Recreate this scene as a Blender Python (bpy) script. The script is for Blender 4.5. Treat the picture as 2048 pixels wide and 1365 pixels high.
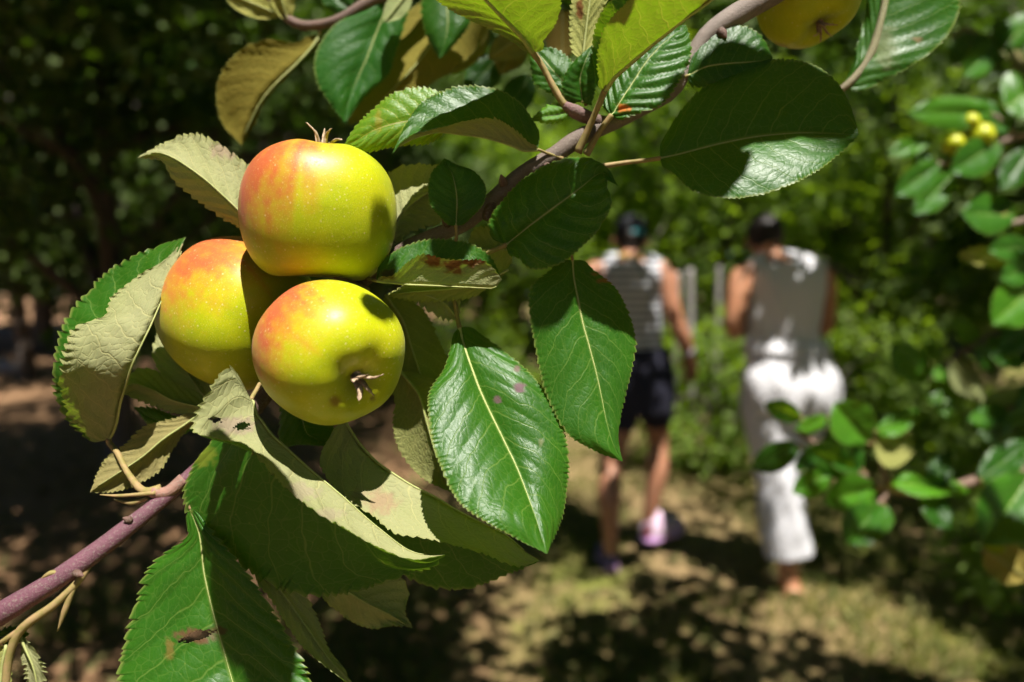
import bpy, bmesh, math, random
import numpy as np
from mathutils import Vector, Matrix, Euler
random.seed(7)
RNG = np.random.default_rng(7)
scene = bpy.context.scene
for o in list(bpy.data.objects): bpy.data.objects.remove(o)
R = math.radians

# ---------------------------------------------------------------- camera
F = 2048 * 24.0 / 36.0                       # focal length in photo pixels
CAM = Vector((0.0, 0.0, 1.40)); PITCH = R(5.04)
cam_d = bpy.data.cameras.new('camera'); cam = bpy.data.objects.new('camera', cam_d)
scene.collection.objects.link(cam); scene.camera = cam
cam.location = CAM; cam.rotation_euler = (R(90) - PITCH, 0, 0)
cam_d.lens = 24; cam_d.sensor_width = 36; cam_d.clip_start = 0.01; cam_d.clip_end = 300
cam_d.dof.use_dof = True; cam_d.dof.focus_distance = 0.288; cam_d.dof.aperture_fstop = 4.4
cam_d.dof.aperture_blades = 0
FW = Vector((0, math.cos(PITCH), -math.sin(PITCH))); UP = Vector((0, math.sin(PITCH), math.cos(PITCH))); RT = Vector((1, 0, 0))

# ---------------------------------------------------------------- sky and sun
SUN = Vector((0.14, -0.36, 0.92)).normalized()     # direction towards the sun
world = bpy.data.worlds.new('World'); scene.world = world; world.use_nodes = True
wn = world.node_tree; wn.nodes.clear()
sky = wn.nodes.new('ShaderNodeTexSky'); sky.sky_type = 'NISHITA'; sky.sun_disc = False; sky.altitude = 1800; sky.air_density = 0.55; sky.dust_density = 0.15
sky.sun_elevation = math.asin(SUN.z); sky.sun_rotation = math.atan2(SUN.x, SUN.y)
bg = wn.nodes.new('ShaderNodeBackground'); bg.inputs[1].default_value = 0.05
wo = wn.nodes.new('ShaderNodeOutputWorld')
wn.links.new(sky.outputs[0], bg.inputs[0]); wn.links.new(bg.outputs[0], wo.inputs[0])
sun_d = bpy.data.lights.new('sun', 'SUN'); sun_d.energy = 5.0; sun_d.angle = R(0.53); sun_d.color = (1.0, 0.955, 0.88)
sun = bpy.data.objects.new('sun', sun_d); scene.collection.objects.link(sun)
sun.rotation_euler = SUN.to_track_quat('Z', 'Y').to_euler(); sun.location = SUN * 20
vs = scene.view_settings; vs.view_transform = 'Standard'; vs.look = 'None'; vs.exposure = 0.78; vs.gamma = 1.0
vs.use_curve_mapping = False
scene.cycles.use_denoising = True; scene.cycles.use_adaptive_sampling = True; scene.cycles.adaptive_threshold = 0.025; scene.cycles.use_light_tree = False
scene.cycles.max_bounces = 4; scene.cycles.diffuse_bounces = 1; scene.cycles.glossy_bounces = 2
scene.cycles.transmission_bounces = 4; scene.cycles.caustics_reflective = False; scene.cycles.caustics_refractive = False
scene.cycles.sample_clamp_indirect = 1.2

# ---------------------------------------------------------------- helpers
COL = scene.collection
def pt(x, y, z=0.0, D=0.30):
    """photo pixel + offset towards the viewer (in pixels of that distance) -> world point"""
    d = D * (1 - z / F)
    return CAM + RT * ((x - 1024) / F * d) + UP * ((682.5 - y) / F * d) + FW * d
def gpt(x, y):
    """point of the ground seen at a pixel"""
    v = RT * ((x - 1024) / F) + UP * ((682.5 - y) / F) + FW
    return CAM + v * (-CAM.z / v.z)
def to_world(A, D):
    A = np.asarray(A, float); d = D * (1 - A[..., 2] / F)
    return (np.array(CAM) + np.array(RT) * (((A[..., 0] - 1024) / F * d)[..., None])
            + np.array(UP) * (((682.5 - A[..., 1]) / F * d)[..., None]) + np.array(FW) * d[..., None])
def to_px(P, D=0.30):
    P = np.asarray(P, float) - np.array(CAM); d = P @ np.array(FW)
    return np.array([1024 + F * (P @ np.array(RT)) / d, 682.5 - F * (P @ np.array(UP)) / d, F * (1 - d / D)])
def tag(o, label=None, cat=None, group=None, kind=None):
    if label: o['label'] = label
    if cat: o['category'] = cat
    if group: o['group'] = group
    if kind: o['kind'] = kind
    return o
def empty(name, loc):
    o = bpy.data.objects.new(name, None); COL.objects.link(o); o.location = loc; o.empty_display_size = 0.05
    return o
def world_loc(o):
    v = Vector(o.location)
    while o.parent: o = o.parent; v += o.location
    return v
def mesh_obj(name, verts, faces, mat, parent=None, origin=None, smooth=True):
    """verts are world positions"""
    verts = np.asarray(verts, float)
    org = Vector(origin) if origin is not None else Vector(verts.mean(0))
    me = bpy.data.meshes.new(name); me.from_pydata((verts - np.array(org)).tolist(), [], faces)
    if smooth: me.polygons.foreach_set('use_smooth', [True] * len(me.polygons))
    me.materials.append(mat); me.update()
    if mat.name.endswith(('bark', 'wood')) and name not in ('stem', 'spur', 'bud_scar', 'bud'):
        me.attributes.new('tone', 'FLOAT_COLOR', 'POINT').data.foreach_set('color', np.zeros(len(verts) * 4, np.float32))
    o = bpy.data.objects.new(name, me); COL.objects.link(o)
    if parent: o.parent = parent; o.location = org - world_loc(parent)
    else: o.location = org
    return o
def spline(P, n, closed=False):
    """centripetal catmull-rom through rows of points, n samples, roughly even spacing"""
    P = np.asarray(P, float); k = len(P)
    flat = P.reshape(k, -1)
    t = np.concatenate([[0], np.cumsum(np.maximum(np.linalg.norm(np.diff(flat, axis=0), axis=1), 1e-6) ** 0.8)]); t /= t[-1]
    m = np.zeros_like(flat)
    for i in range(k):
        a, b = max(i - 1, 0), min(i + 1, k - 1)
        m[i] = (flat[b] - flat[a]) / (t[b] - t[a])
        if 0 < i < k - 1:
            d0 = (flat[i] - flat[i-1]) / (t[i] - t[i-1]); d1 = (flat[i+1] - flat[i]) / (t[i+1] - t[i])
            w = (t[i] - t[i-1]) / (t[i+1] - t[i-1]); m[i] = d0 * (1 - w) + d1 * w
    s = np.linspace(0, 1, n); idx = np.clip(np.searchsorted(t, s, 'right') - 1, 0, k - 2)
    h = (t[idx+1] - t[idx])[:, None]; x = ((s - t[idx])[:, None]) / h
    out = (2*x**3 - 3*x**2 + 1) * flat[idx] + (x**3 - 2*x**2 + x) * h * m[idx] + (-2*x**3 + 3*x**2) * flat[idx+1] + (x**3 - x**2) * h * m[idx+1]
    return out.reshape((n,) + P.shape[1:])
def tube_data(path, rad, seg=10, cap=True, flat=1.0):
    """world path (n,3), radii (n) -> verts, faces"""
    path = np.asarray(path, float); n = len(path); T = np.gradient(path, axis=0); T /= np.linalg.norm(T, axis=1)[:, None] + 1e-12
    up = np.array([0.0, 0.0, 1.0]) if abs(T[0][2]) < 0.9 else np.array([1.0, 0, 0])
    V = []; nrm = np.cross(T[0], up); nrm /= np.linalg.norm(nrm)
    for i in range(n):
        nrm = nrm - T[i] * nrm.dot(T[i]); nrm /= np.linalg.norm(nrm); bi = np.cross(T[i], nrm)
        for j in range(seg):
            a = 2 * math.pi * j / seg
            V.append(path[i] + (nrm * math.cos(a) + bi * math.sin(a) * flat) * rad[i])
    Fc = [[i*seg + j, i*seg + (j+1) % seg, (i+1)*seg + (j+1) % seg, (i+1)*seg + j] for i in range(n-1) for j in range(seg)]
    if cap: Fc += [list(range(seg))[::-1], [(n-1)*seg + j for j in range(seg)]]
    return np.array(V), Fc
def hash_noise(x, y, seed=0):
    """smooth value noise on arrays"""
    r = np.random.default_rng(seed).random((64, 64))
    xi = np.floor(x).astype(int); yi = np.floor(y).astype(int); fx = x - xi; fy = y - yi
    fx = fx*fx*(3-2*fx); fy = fy*fy*(3-2*fy)
    g = lambda a, b: r[a % 64, b % 64]
    return (g(xi, yi)*(1-fx) + g(xi+1, yi)*fx)*(1-fy) + (g(xi, yi+1)*(1-fx) + g(xi+1, yi+1)*fx)*fy

# ---------------------------------------------------------------- node helper
class NT:
    def __init__(self, name):
        self.m = bpy.data.materials.new(name); self.m.use_nodes = True; self.t = self.m.node_tree; self.t.nodes.clear()
        self.out = self.t.nodes.new('ShaderNodeOutputMaterial')
    def node(self, typ, ins=None, **props):
        n = self.t.nodes.new(typ)
        for k, v in props.items(): setattr(n, k, v)
        for k, v in (ins or {}).items(): self.set(n.inputs[k], v)
        return n
    def set(self, sock, v):
        if isinstance(v, X): v = v.s
        if isinstance(v, bpy.types.NodeSocket): self.t.links.new(v, sock)
        else:
            if sock.type == 'RGBA' and len(v) == 3: v = (*v, 1)
            sock.default_value = v
    def math(self, op, a, b=0.0, c=None, clamp=False):
        n = self.node('ShaderNodeMath', operation=op, use_clamp=clamp); self.set(n.inputs[0], a); self.set(n.inputs[1], b)
        if c is not None: self.set(n.inputs[2], c)
        return X(self, n.outputs[0])
    def mix(self, f, a, b, mode='MIX'):
        n = self.node('ShaderNodeMix', data_type='RGBA', blend_type=mode, clamp_factor=True)
        self.set(n.inputs[0], f); self.set(n.inputs[6], a); self.set(n.inputs[7], b); return X(self, n.outputs[2])
    def step(self, v, a, b, lo=0.0, hi=1.0):
        n = self.node('ShaderNodeMapRange', interpolation_type='SMOOTHSTEP', clamp=True)
        for i, q in enumerate((v, a, b, lo, hi)): self.set(n.inputs[i], q)
        return X(self, n.outputs[0])
    def noise(self, vec, scale, detail=2.0, rough=0.5, col=False):
        n = self.node('ShaderNodeTexNoise', {'Scale': scale, 'Detail': detail, 'Roughness': rough})
        if vec is not None: self.set(n.inputs['Vector'], vec)
        return X(self, n.outputs[1 if col else 0])
    def voronoi(self, vec, scale, feature='F1', out=0, rnd=1.0):
        n = self.node('ShaderNodeTexVoronoi', feature=feature); self.set(n.inputs['Scale'], scale); self.set(n.inputs['Randomness'], rnd)
        if vec is not None: self.set(n.inputs['Vector'], vec)
        return X(self, n.outputs[out])
    def combine(self, x, y, z=0.0):
        n = self.node('ShaderNodeCombineXYZ', {0: x, 1: y, 2: z}); return X(self, n.outputs[0])
    def separate(self, v):
        n = self.node('ShaderNodeSeparateXYZ', {0: v}); return [X(self, s) for s in n.outputs]
    def coord(self, which='Object'): return X(self, self.node('ShaderNodeTexCoord').outputs[which])
    def bump(self, h, strength=0.3, dist=0.001):
        n = self.node('ShaderNodeBump', {'Strength': strength, 'Distance': dist, 'Height': h}); return X(self, n.outputs[0])
    def bsdf(self, **ins):
        n = self.node('ShaderNodeBsdfPrincipled', {k.replace('_', ' '): v for k, v in ins.items()}); return X(self, n.outputs[0])
    def finish(self, sh): self.t.links.new(sh.s, self.out.inputs[0]); return self.m
class X:
    def __init__(self, nt, s): self.nt = nt; self.s = s
    def __add__(self, o): return self.nt.math('ADD', self, o)
    __radd__ = __add__
    def __sub__(self, o): return self.nt.math('SUBTRACT', self, o)
    def __rsub__(self, o): return self.nt.math('SUBTRACT', o, self)
    def __mul__(self, o): return self.nt.math('MULTIPLY', self, o)
    __rmul__ = __mul__
    def __truediv__(self, o): return self.nt.math('DIVIDE', self, o)
    def abs(self): return self.nt.math('ABSOLUTE', self)
    def fract(self): return self.nt.math('FRACT', self)
    def pow(self, p): return self.nt.math('POWER', self, p)
    def max(self, o): return self.nt.math('MAXIMUM', self, o)

# ---------------------------------------------------------------- materials
def leaf_material():
    N = NT('leaf_blade')
    uv = X(N, N.node('ShaderNodeUVMap', uv_map='UVMap').outputs[0])
    u, v, _ = N.separate(uv)
    w = (v - 0.5) * 2.0; a = w.abs(); side = N.math('GREATER_THAN', w, 0.0)
    info = N.node('ShaderNodeObjectInfo'); rnd = X(N, info.outputs['Random'])
    tint = X(N, info.outputs['Color'])
    uvw = N.combine(u * 1.6, w * 0.55, rnd * 10.0)
    wob = N.noise(uvw, 5.0, 2.0) - 0.5
    s = (u - a.pow(1.25) * 0.25) * 9.0 + side * 0.45 + wob * 0.7 + rnd
    fr = s.fract()
    dist = 0.5 - (fr - 0.5).abs()
    sec = 1.0 - N.step(dist, 0.0, 0.062 - a * 0.03)
    mid = 1.0 - N.step(a, 0.0, 0.062 - u * 0.035)
    tuv = N.combine(u * 1.6 + wob * 0.12, w * 0.55, rnd * 3.0)
    vd = N.voronoi(tuv, 17.0, 'DISTANCE_TO_EDGE'); ter = 1.0 - N.step(vd, 0.0, 0.07)
    ter2 = 1.0 - N.step(N.voronoi(tuv, 48.0, 'DISTANCE_TO_EDGE'), 0.0, 0.11)
    vein = (mid.max(sec * 0.75)).max(ter * 0.38).max(ter2 * 0.16)
    big = N.noise(uvw, 2.2, 3.0); fine = N.noise(uvw, 75.0, 2.0, 0.7)
    speck = N.step(N.voronoi(N.combine(u*1.6, w*0.55, rnd*7.0), 26.0), 0.16, 0.02) * N.step(N.noise(uvw, 3.5), 0.5, 0.62)
    top = N.mix(big, (0.014, 0.088, 0.006), (0.040, 0.165, 0.007))
    top = N.mix(N.step(fine, 0.35, 0.75) * 0.42, top, (0.06, 0.17, 0.018))
    top = N.mix(mid.max(sec * 0.6).max(ter * 0.20) * 0.6, top, (0.24, 0.36, 0.07))
    top = N.mix(speck * 0.55, top, (0.30, 0.34, 0.06))
    und = N.mix(big, (0.37, 0.39, 0.165), (0.50, 0.48, 0.28))
    und = N.mix(fine * 0.4, und, (0.18, 0.22, 0.04))
    und = N.mix(vein * 0.7, und, (0.60, 0.56, 0.25))
    back = X(N, N.node('ShaderNodeNewGeometry').outputs['Backfacing'])
    base = N.mix(1.0, N.mix(back, top, und), tint, 'MULTIPLY')
    trans = N.mix(vein * 0.8, N.mix(big, (0.20, 0.40, 0.006), (0.29, 0.52, 0.009)), (0.55, 0.60, 0.08))
    trans = N.mix(1.0, trans, tint, 'MULTIPLY')
    edge = N.step(a, 0.955, 1.0)
    base = N.mix(edge * 0.5, base, (0.36, 0.38, 0.10))
    mk = N.node('ShaderNodeAttribute', attribute_name='mark', attribute_type='GEOMETRY')
    ma = X(N, mk.outputs['Alpha']); mc = X(N, mk.outputs['Color'])
    base = N.mix(ma, base, mc); trans = N.mix(ma, trans, N.mix(0.6, mc, (0.02, 0.01, 0.005)))
    sgn = back * 2.0 - 1.0
    h = (mid * 0.5).max(sec * (back * 0.95 + 0.25)).max(ter * (back * 0.65 + 0.07)) * sgn + fine * 0.34 + N.step(vd, 0.0, 0.32) * (0.22 - back * 0.75)
    nrm = N.bump(h, 0.36, 0.0006)
    rough = N.step(back, 0.0, 1.0, 0.38, 0.85) + ma * 0.25 + (fine - 0.5) * 0.18
    p = N.bsdf(Base_Color=base, Roughness=rough, Normal=nrm)
    spec = N.step(back, 0.0, 1.0, 0.34, 0.2)
    N.set(p.s.node.inputs['Specular IOR Level'], spec)
    t = N.node('ShaderNodeBsdfTranslucent', {'Color': trans, 'Normal': nrm})
    mx = N.node('ShaderNodeMixShader', {0: 0.30}); N.t.links.new(p.s, mx.inputs[1]); N.t.links.new(t.outputs[0], mx.inputs[2])
    return N.finish(X(N, mx.outputs[0]))
def crown_material(name, dark, light, trans, spec=0.5, tf=0.30):
    N = NT(name)
    at = X(N, N.node('ShaderNodeAttribute', attribute_name='tone', attribute_type='GEOMETRY').outputs['Fac'])
    back = X(N, N.node('ShaderNodeNewGeometry').outputs['Backfacing'])
    base = N.mix(at, dark, light)
    base = N.mix(back * 0.6, base, (0.16, 0.20, 0.06))
    tr = N.mix(at, tuple(c * 0.7 for c in trans), trans)
    p = N.bsdf(Base_Color=base, Roughness=N.step(back, 0.0, 1.0, 0.42, 0.8)); N.set(p.s.node.inputs['Specular IOR Level'], spec)
    t = N.node('ShaderNodeBsdfTranslucent', {'Color': tr})
    mx = N.node('ShaderNodeMixShader', {0: tf}); N.t.links.new(p.s, mx.inputs[1]); N.t.links.new(t.outputs[0], mx.inputs[2])
    return N.finish(X(N, mx.outputs[0]))
def bark_material(name, c1, c2, c3, scale=900.0, dist=0.0006):
    N = NT(name); oc = N.coord('Object')
    n1 = N.noise(oc, scale * 0.12, 4.0, 0.65); n2 = N.noise(oc, scale, 3.0, 0.7)
    at = N.node('ShaderNodeAttribute', attribute_name='tone', attribute_type='GEOMETRY')
    tone = X(N, at.outputs['Color']); ta = X(N, at.outputs['Alpha'])
    base = N.mix(n1, c1, c2); base = N.mix(ta, base, N.mix(1.0, tone, N.mix(n1, (0.6, 0.6, 0.6), (1.35, 1.3, 1.25)), 'MULTIPLY'))
    base = N.mix(N.step(N.voronoi(oc, scale * 0.33), 0.26, 0.12) * 0.45, base, c3)
    base = N.mix(N.step(n2, 0.50, 0.72) * 0.7, base, c3)
    return N.finish(N.bsdf(Base_Color=base, Roughness=0.72, Normal=N.bump(n2 + n1, 0.6, dist)))
def plain_material(name, c1, c2, scale, rough=0.8, bump=0.3, dist=0.002, spec=0.3):
    N = NT(name); oc = N.coord('Object'); n = N.noise(oc, scale, 4.0, 0.6)
    p = N.bsdf(Base_Color=N.mix(N.step(n, 0.3, 0.7), c1, c2), Roughness=rough, Normal=N.bump(n, bump, dist))
    N.set(p.s.node.inputs['Specular IOR Level'], spec)
    return N.finish(p)
def apple_material(name, blush_dir, amount=1.0):
    """yellow-green skin, orange-red blush on the side that grew in the sun, pale lenticels and down"""
    N = NT(name); oc = N.coord('Object')
    d = Vector(blush_dir).normalized()
    dot = N.node('ShaderNodeVectorMath', operation='DOT_PRODUCT')
    nn = N.node('ShaderNodeVectorMath', operation='NORMALIZE'); N.set(nn.inputs[0], oc); N.set(dot.inputs[0], nn.outputs[0]); dot.inputs[1].default_value = d
    dv = X(N, dot.outputs['Value'])
    n1 = N.noise(oc, 55.0, 4.0, 0.6); n2 = N.noise(oc, 260.0, 3.0, 0.6)
    stk = X(N, N.node('ShaderNodeAttribute', attribute_name='streak', attribute_type='GEOMETRY').outputs['Fac'])
    b = N.step(dv + (stk - 0.5) * 0.42 + (n1 - 0.5) * 0.45 + (n2 - 0.5) * 0.36, 0.22, 1.0) * amount
    green = N.mix(N.step(n1, 0.3, 0.75), (0.42, 0.49, 0.002), (0.56, 0.57, 0.003))
    col = N.mix(b, green, N.mix(b, (0.62, 0.33, 0.014), (0.56, 0.125, 0.038)))
    vd = N.voronoi(oc, 390.0); lent = N.step(vd, 0.23, 0.05) * N.step(N.noise(oc, 90.0), 0.38, 0.55)
    col = N.mix(lent * 0.5, col, (0.78, 0.70, 0.36))
    fz = N.step(N.noise(oc, 1700.0, 1.0), 0.60, 0.70)
    col = N.mix(fz * 0.16, col, (0.80, 0.76, 0.30))
    sp = N.step(N.noise(oc, 31.0, 1.0), 0.735, 0.80); col = N.mix(sp * 0.7, col, (0.20, 0.09, 0.03))
    mk = N.node('ShaderNodeAttribute', attribute_name='mark', attribute_type='GEOMETRY')
    col = N.mix(X(N, mk.outputs['Alpha']), col, X(N, mk.outputs['Color']))
    p = N.bsdf(Base_Color=col, Roughness=0.42 + fz * 0.12, Normal=N.bump(n2 * 0.6 + fz * 0.5 + lent * 0.3, 0.16, 0.0006))
    pn = p.s.node; pn.inputs['Specular IOR Level'].default_value = 0.42
    pn.inputs['Subsurface Weight'].default_value = 0.1; pn.inputs['Subsurface Radius'].default_value = (0.6, 0.45, 0.08); pn.inputs['Subsurface Scale'].default_value = 0.008
    pn.inputs['Sheen Weight'].default_value = 0.04; pn.inputs['Sheen Roughness'].default_value = 0.5
    return N.finish(p)
LEAF = leaf_material()
BARK = bark_material('young_bark', (0.10, 0.07, 0.055), (0.18, 0.14, 0.11), (0.26, 0.22, 0.18), 1100.0, 0.0008)
TRUNK = bark_material('old_bark', (0.06, 0.045, 0.035), (0.14, 0.11, 0.09), (0.20, 0.18, 0.15), 90.0, 0.01)
PETIOLE = plain_material('petiole_skin', (0.27, 0.23, 0.07), (0.40, 0.27, 0.13), 260.0, 0.6, 0.3, 0.0003)
RIB = plain_material('midrib_skin', (0.36, 0.41, 0.13), (0.46, 0.47, 0.19), 400.0, 0.6, 0.3, 0.0003)
SEPAL = plain_material('dry_sepal', (0.30, 0.19, 0.11), (0.58, 0.44, 0.30), 500.0, 0.8, 0.5, 0.0004)
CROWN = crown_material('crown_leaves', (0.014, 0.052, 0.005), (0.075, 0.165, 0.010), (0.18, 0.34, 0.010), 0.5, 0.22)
CROWN_Y = crown_material('sun_tinted_crown_leaves', (0.05, 0.14, 0.006), (0.22, 0.37, 0.015), (0.50, 0.76, 0.02), 0.5, 0.42)  # brighter copy of the crown leaves: sunlight put into the colour
# ================================================================ the setting
def ground_material():
    N = NT('orchard_soil'); oc = N.coord('Object')
    n1 = N.noise(oc, 0.9, 5.0, 0.6); n2 = N.noise(oc, 9.0, 4.0, 0.65); n3 = N.noise(oc, 60.0, 3.0, 0.7)
    litter = N.mix(n2, (0.27, 0.18, 0.075), (0.43, 0.30, 0.14))
    litter = N.mix(N.step(n3, 0.45, 0.7), litter, (0.12, 0.07, 0.035))
    turf = N.mix(n2, (0.10, 0.145, 0.016), (0.25, 0.255, 0.038))
    x, y, z = N.separate(oc)
    # bare worn track along the rows, turf beside it
    track = N.step((x - 1.15 - (y - 2.6) * -0.06).abs() + (n1 - 0.5) * 1.1, 0.25, 0.75)
    left = N.step(x + (n1 - 0.5) * 1.5, 0.2, -0.7); litter = N.mix(left * 0.8, litter, N.mix(n2, (0.25, 0.12, 0.058), (0.40, 0.225, 0.115)))
    g = (track * 0.75 + 0.25) * (1.0 - left) * N.step(n1 + n2 * 0.5, 0.62, 0.95)
    base = N.mix(g, litter, turf)
    return N.finish(N.bsdf(Base_Color=base, Roughness=0.95, Normal=N.bump(n3 + n2, 0.8, 0.03)))
def build_ground():
    xs = np.concatenate([np.linspace(-60, -7, 24), np.linspace(-6.8, 7, 130), np.linspace(7.2, 60, 24)])
    ys = np.concatenate([np.linspace(-20, -2, 12), np.linspace(-1.8, 14, 140), np.linspace(14.4, 70, 30)])
    Xg, Yg = np.meshgrid(xs, ys, indexing='ij')
    Z = (hash_noise(Xg * 0.8 + 50, Yg * 0.8 + 50, 3) - 0.5) * 0.10 + (hash_noise(Xg * 3 + 40, Yg * 3 + 40, 4) - 0.5) * 0.035
    V = np.stack([Xg, Yg, Z], -1).reshape(-1, 3); m = len(ys)
    Fc = [[i*m + j, (i+1)*m + j, (i+1)*m + j+1, i*m + j+1] for i in range(len(xs)-1) for j in range(m-1)]
    o = mesh_obj('ground', V, Fc, ground_material(), origin=(0, 0, 0)); tag(o, kind='structure')
    return o
ground = build_ground()
def gz(x, y):
    x = np.asarray(x, float); y = np.asarray(y, float)
    return (hash_noise(x * 0.8 + 50, y * 0.8 + 50, 3) - 0.5) * 0.10 + (hash_noise(x * 3 + 40, y * 3 + 40, 4) - 0.5) * 0.035

def leaf_cloud(name, P, Nrm, L, mat, parent=None, origin=(0, 0, 0), width=0.56, seed=1, clump=None):
    """many folded leaves in one mesh: positions, normals (k,3), lengths (k)"""
    r = np.random.default_rng(seed); k = len(P)
    Nrm = Nrm / np.linalg.norm(Nrm, axis=1)[:, None]
    d = r.normal(size=(k, 3)); d[:, 2] -= 0.35; d -= Nrm * (d * Nrm).sum(1)[:, None]; d /= np.linalg.norm(d, axis=1)[:, None]
    s = np.cross(d, Nrm); L = L[:, None]; W = L * width * 0.5 * r.uniform(0.8, 1.15, (k, 1)); up = Nrm * L
    b = P; t = P + d * L - up * r.uniform(0.0, 0.25, (k, 1))
    fold = up * r.uniform(0.02, 0.16, (k, 1))
    l1 = P + d * L * 0.3 + s * W * 0.92 + fold; l2 = P + d * L * 0.68 + s * W * 0.78 + fold * 0.7
    r1 = P + d * L * 0.3 - s * W * 0.92 + fold; r2 = P + d * L * 0.68 - s * W * 0.78 + fold * 0.7
    V = np.stack([b, l1, l2, t, r2, r1], 1).reshape(-1, 3) - np.array(origin)
    i = np.arange(k)[:, None] * 6
    Fc = np.concatenate([i + np.array([[0, 3, 2, 1]]), i + np.array([[0, 5, 4, 3]])], 1).reshape(-1, 4)
    me = bpy.data.meshes.new(name)
    me.vertices.add(len(V)); me.vertices.foreach_set('co', V.astype(np.float32).ravel())
    me.loops.add(len(Fc) * 4); me.loops.foreach_set('vertex_index', Fc.astype(np.int32).ravel())
    me.polygons.add(len(Fc)); me.polygons.foreach_set('loop_start', (np.arange(len(Fc)) * 4).astype(np.int32))
    at = me.attributes.new('tone', 'FLOAT', 'POINT'); at.data.foreach_set('value', np.repeat(r.random(k) if clump is None else np.clip(clump * .65 + r.random(k) * .4, 0, 1), 6).astype(np.float32))
    me.materials.append(mat); me.update(); me.validate()
    o = bpy.data.objects.new(name, me); COL.objects.link(o)
    if parent: o.parent = parent
    o.location = Vector(origin) - (world_loc(parent) if parent else Vector((0, 0, 0)))
    return o
def crown_points(n_clump, per, centre, radii, spread, r, bottom=-1.0):
    """leaf positions in clumps through an uneven crown volume, normals tilted up and outwards"""
    q = r.normal(size=(n_clump * 3, 3)); q /= np.linalg.norm(q, axis=1)[:, None]
    q *= (r.random((len(q), 1)) ** 0.42) * r.uniform(0.8, 1.12, (len(q), 1))
    q = q[q[:, 2] > bottom][:n_clump]
    c = q * np.array(radii) + np.array(centre)
    P = np.repeat(c, per, 0) + r.normal(size=(len(c) * per, 3)) * spread * np.array([1, 1, 0.75])
    out = np.repeat(q, per, 0) * 0.35
    Nn = r.normal(size=P.shape) * 0.55 + np.array([0, 0, 0.85]) + out
    return P, Nn, np.repeat(r.random(len(c)), per)
def sun_dist(P, q):
    d = P - np.array(q); s = np.array(SUN); return np.linalg.norm(d - (d @ s)[:, None] * s, axis=1)
def make_tree(name, h, rad, zlow, n_clump, per, mat, seed, leaf=0.085, spread=0.2, trunk_r=0.085, lean=(0, 0), gaps=()):
    """trunk with limbs and crown built at the origin"""
    r = np.random.default_rng(seed)
    root = empty(name, (0, 0, 0))
    fork = max(0.45, zlow * 0.85); V = []; Fc = []
    def add(path, rr, seg=8):
        v, f = tube_data(path, rr, seg); off = sum(len(a) for a in V); V.append(v); Fc.extend([[i + off for i in g] for g in f])
    zc = (h + zlow) / 2
    tp = spline([(0, 0, -0.12), (0.02, 0.01, fork * 0.5), (0.03 + lean[0]*0.4, -0.02 + lean[1]*0.4, fork), (lean[0], lean[1], h * 0.75)], 14)
    add(tp, np.linspace(trunk_r * 1.25, trunk_r * 0.3, 14), 10)
    for k in range(9):
        a = k * 2.4 + r.uniform(-.3, .3); b = tp[5 + k % 6]; e = np.array([lean[0] + math.cos(a) * rad * 0.8, lean[1] + math.sin(a) * rad * 0.8, zc + r.uniform(-.25, .5) * (h - zlow) * 0.7])
        m = (b + e) / 2 + np.array([0, 0, 0.12 * rad]) + r.normal(size=3) * 0.06
        lp = spline([b, m, e], 9); add(lp, np.linspace(trunk_r * 0.5, 0.008, 9), 6)
        for s in range(2):
            b2 = lp[4 + 2 * s]; e2 = b2 + r.normal(size=3) * rad * 0.3 + np.array([0, 0, 0.1]); add(spline([b2, (b2 + e2) / 2 + r.normal(size=3) * .04, e2], 5), np.linspace(trunk_r * 0.2, 0.004, 5), 5)
    mesh_obj('trunk', np.concatenate(V), Fc, TRUNK, root, (0, 0, 0))
    P, Nn, ct = crown_points(n_clump, per, (lean[0], lean[1], zc), (rad, rad, (h - zlow) / 2), spread, r)
    P[:, 2] = np.maximum(P[:, 2], 0.06)
    for g, gr in gaps: k = sun_dist(P, g) > gr; P, Nn, ct = P[k], Nn[k], ct[k]
    leaf_cloud('crown', P, Nn, r.uniform(leaf * 0.65, leaf * 1.15, len(P)), mat, root, (0, 0, 0), seed=seed, clump=ct)
    return root
def copy_tree(src, loc, rz, sc=1.0):
    c = src.copy(); COL.objects.link(c); c.location = loc; c.rotation_euler = (0, 0, rz); c.scale = (sc, sc, sc)
    for ch in src.children:
        d = ch.copy(); COL.objects.link(d); d.parent = c
    return c
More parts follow.
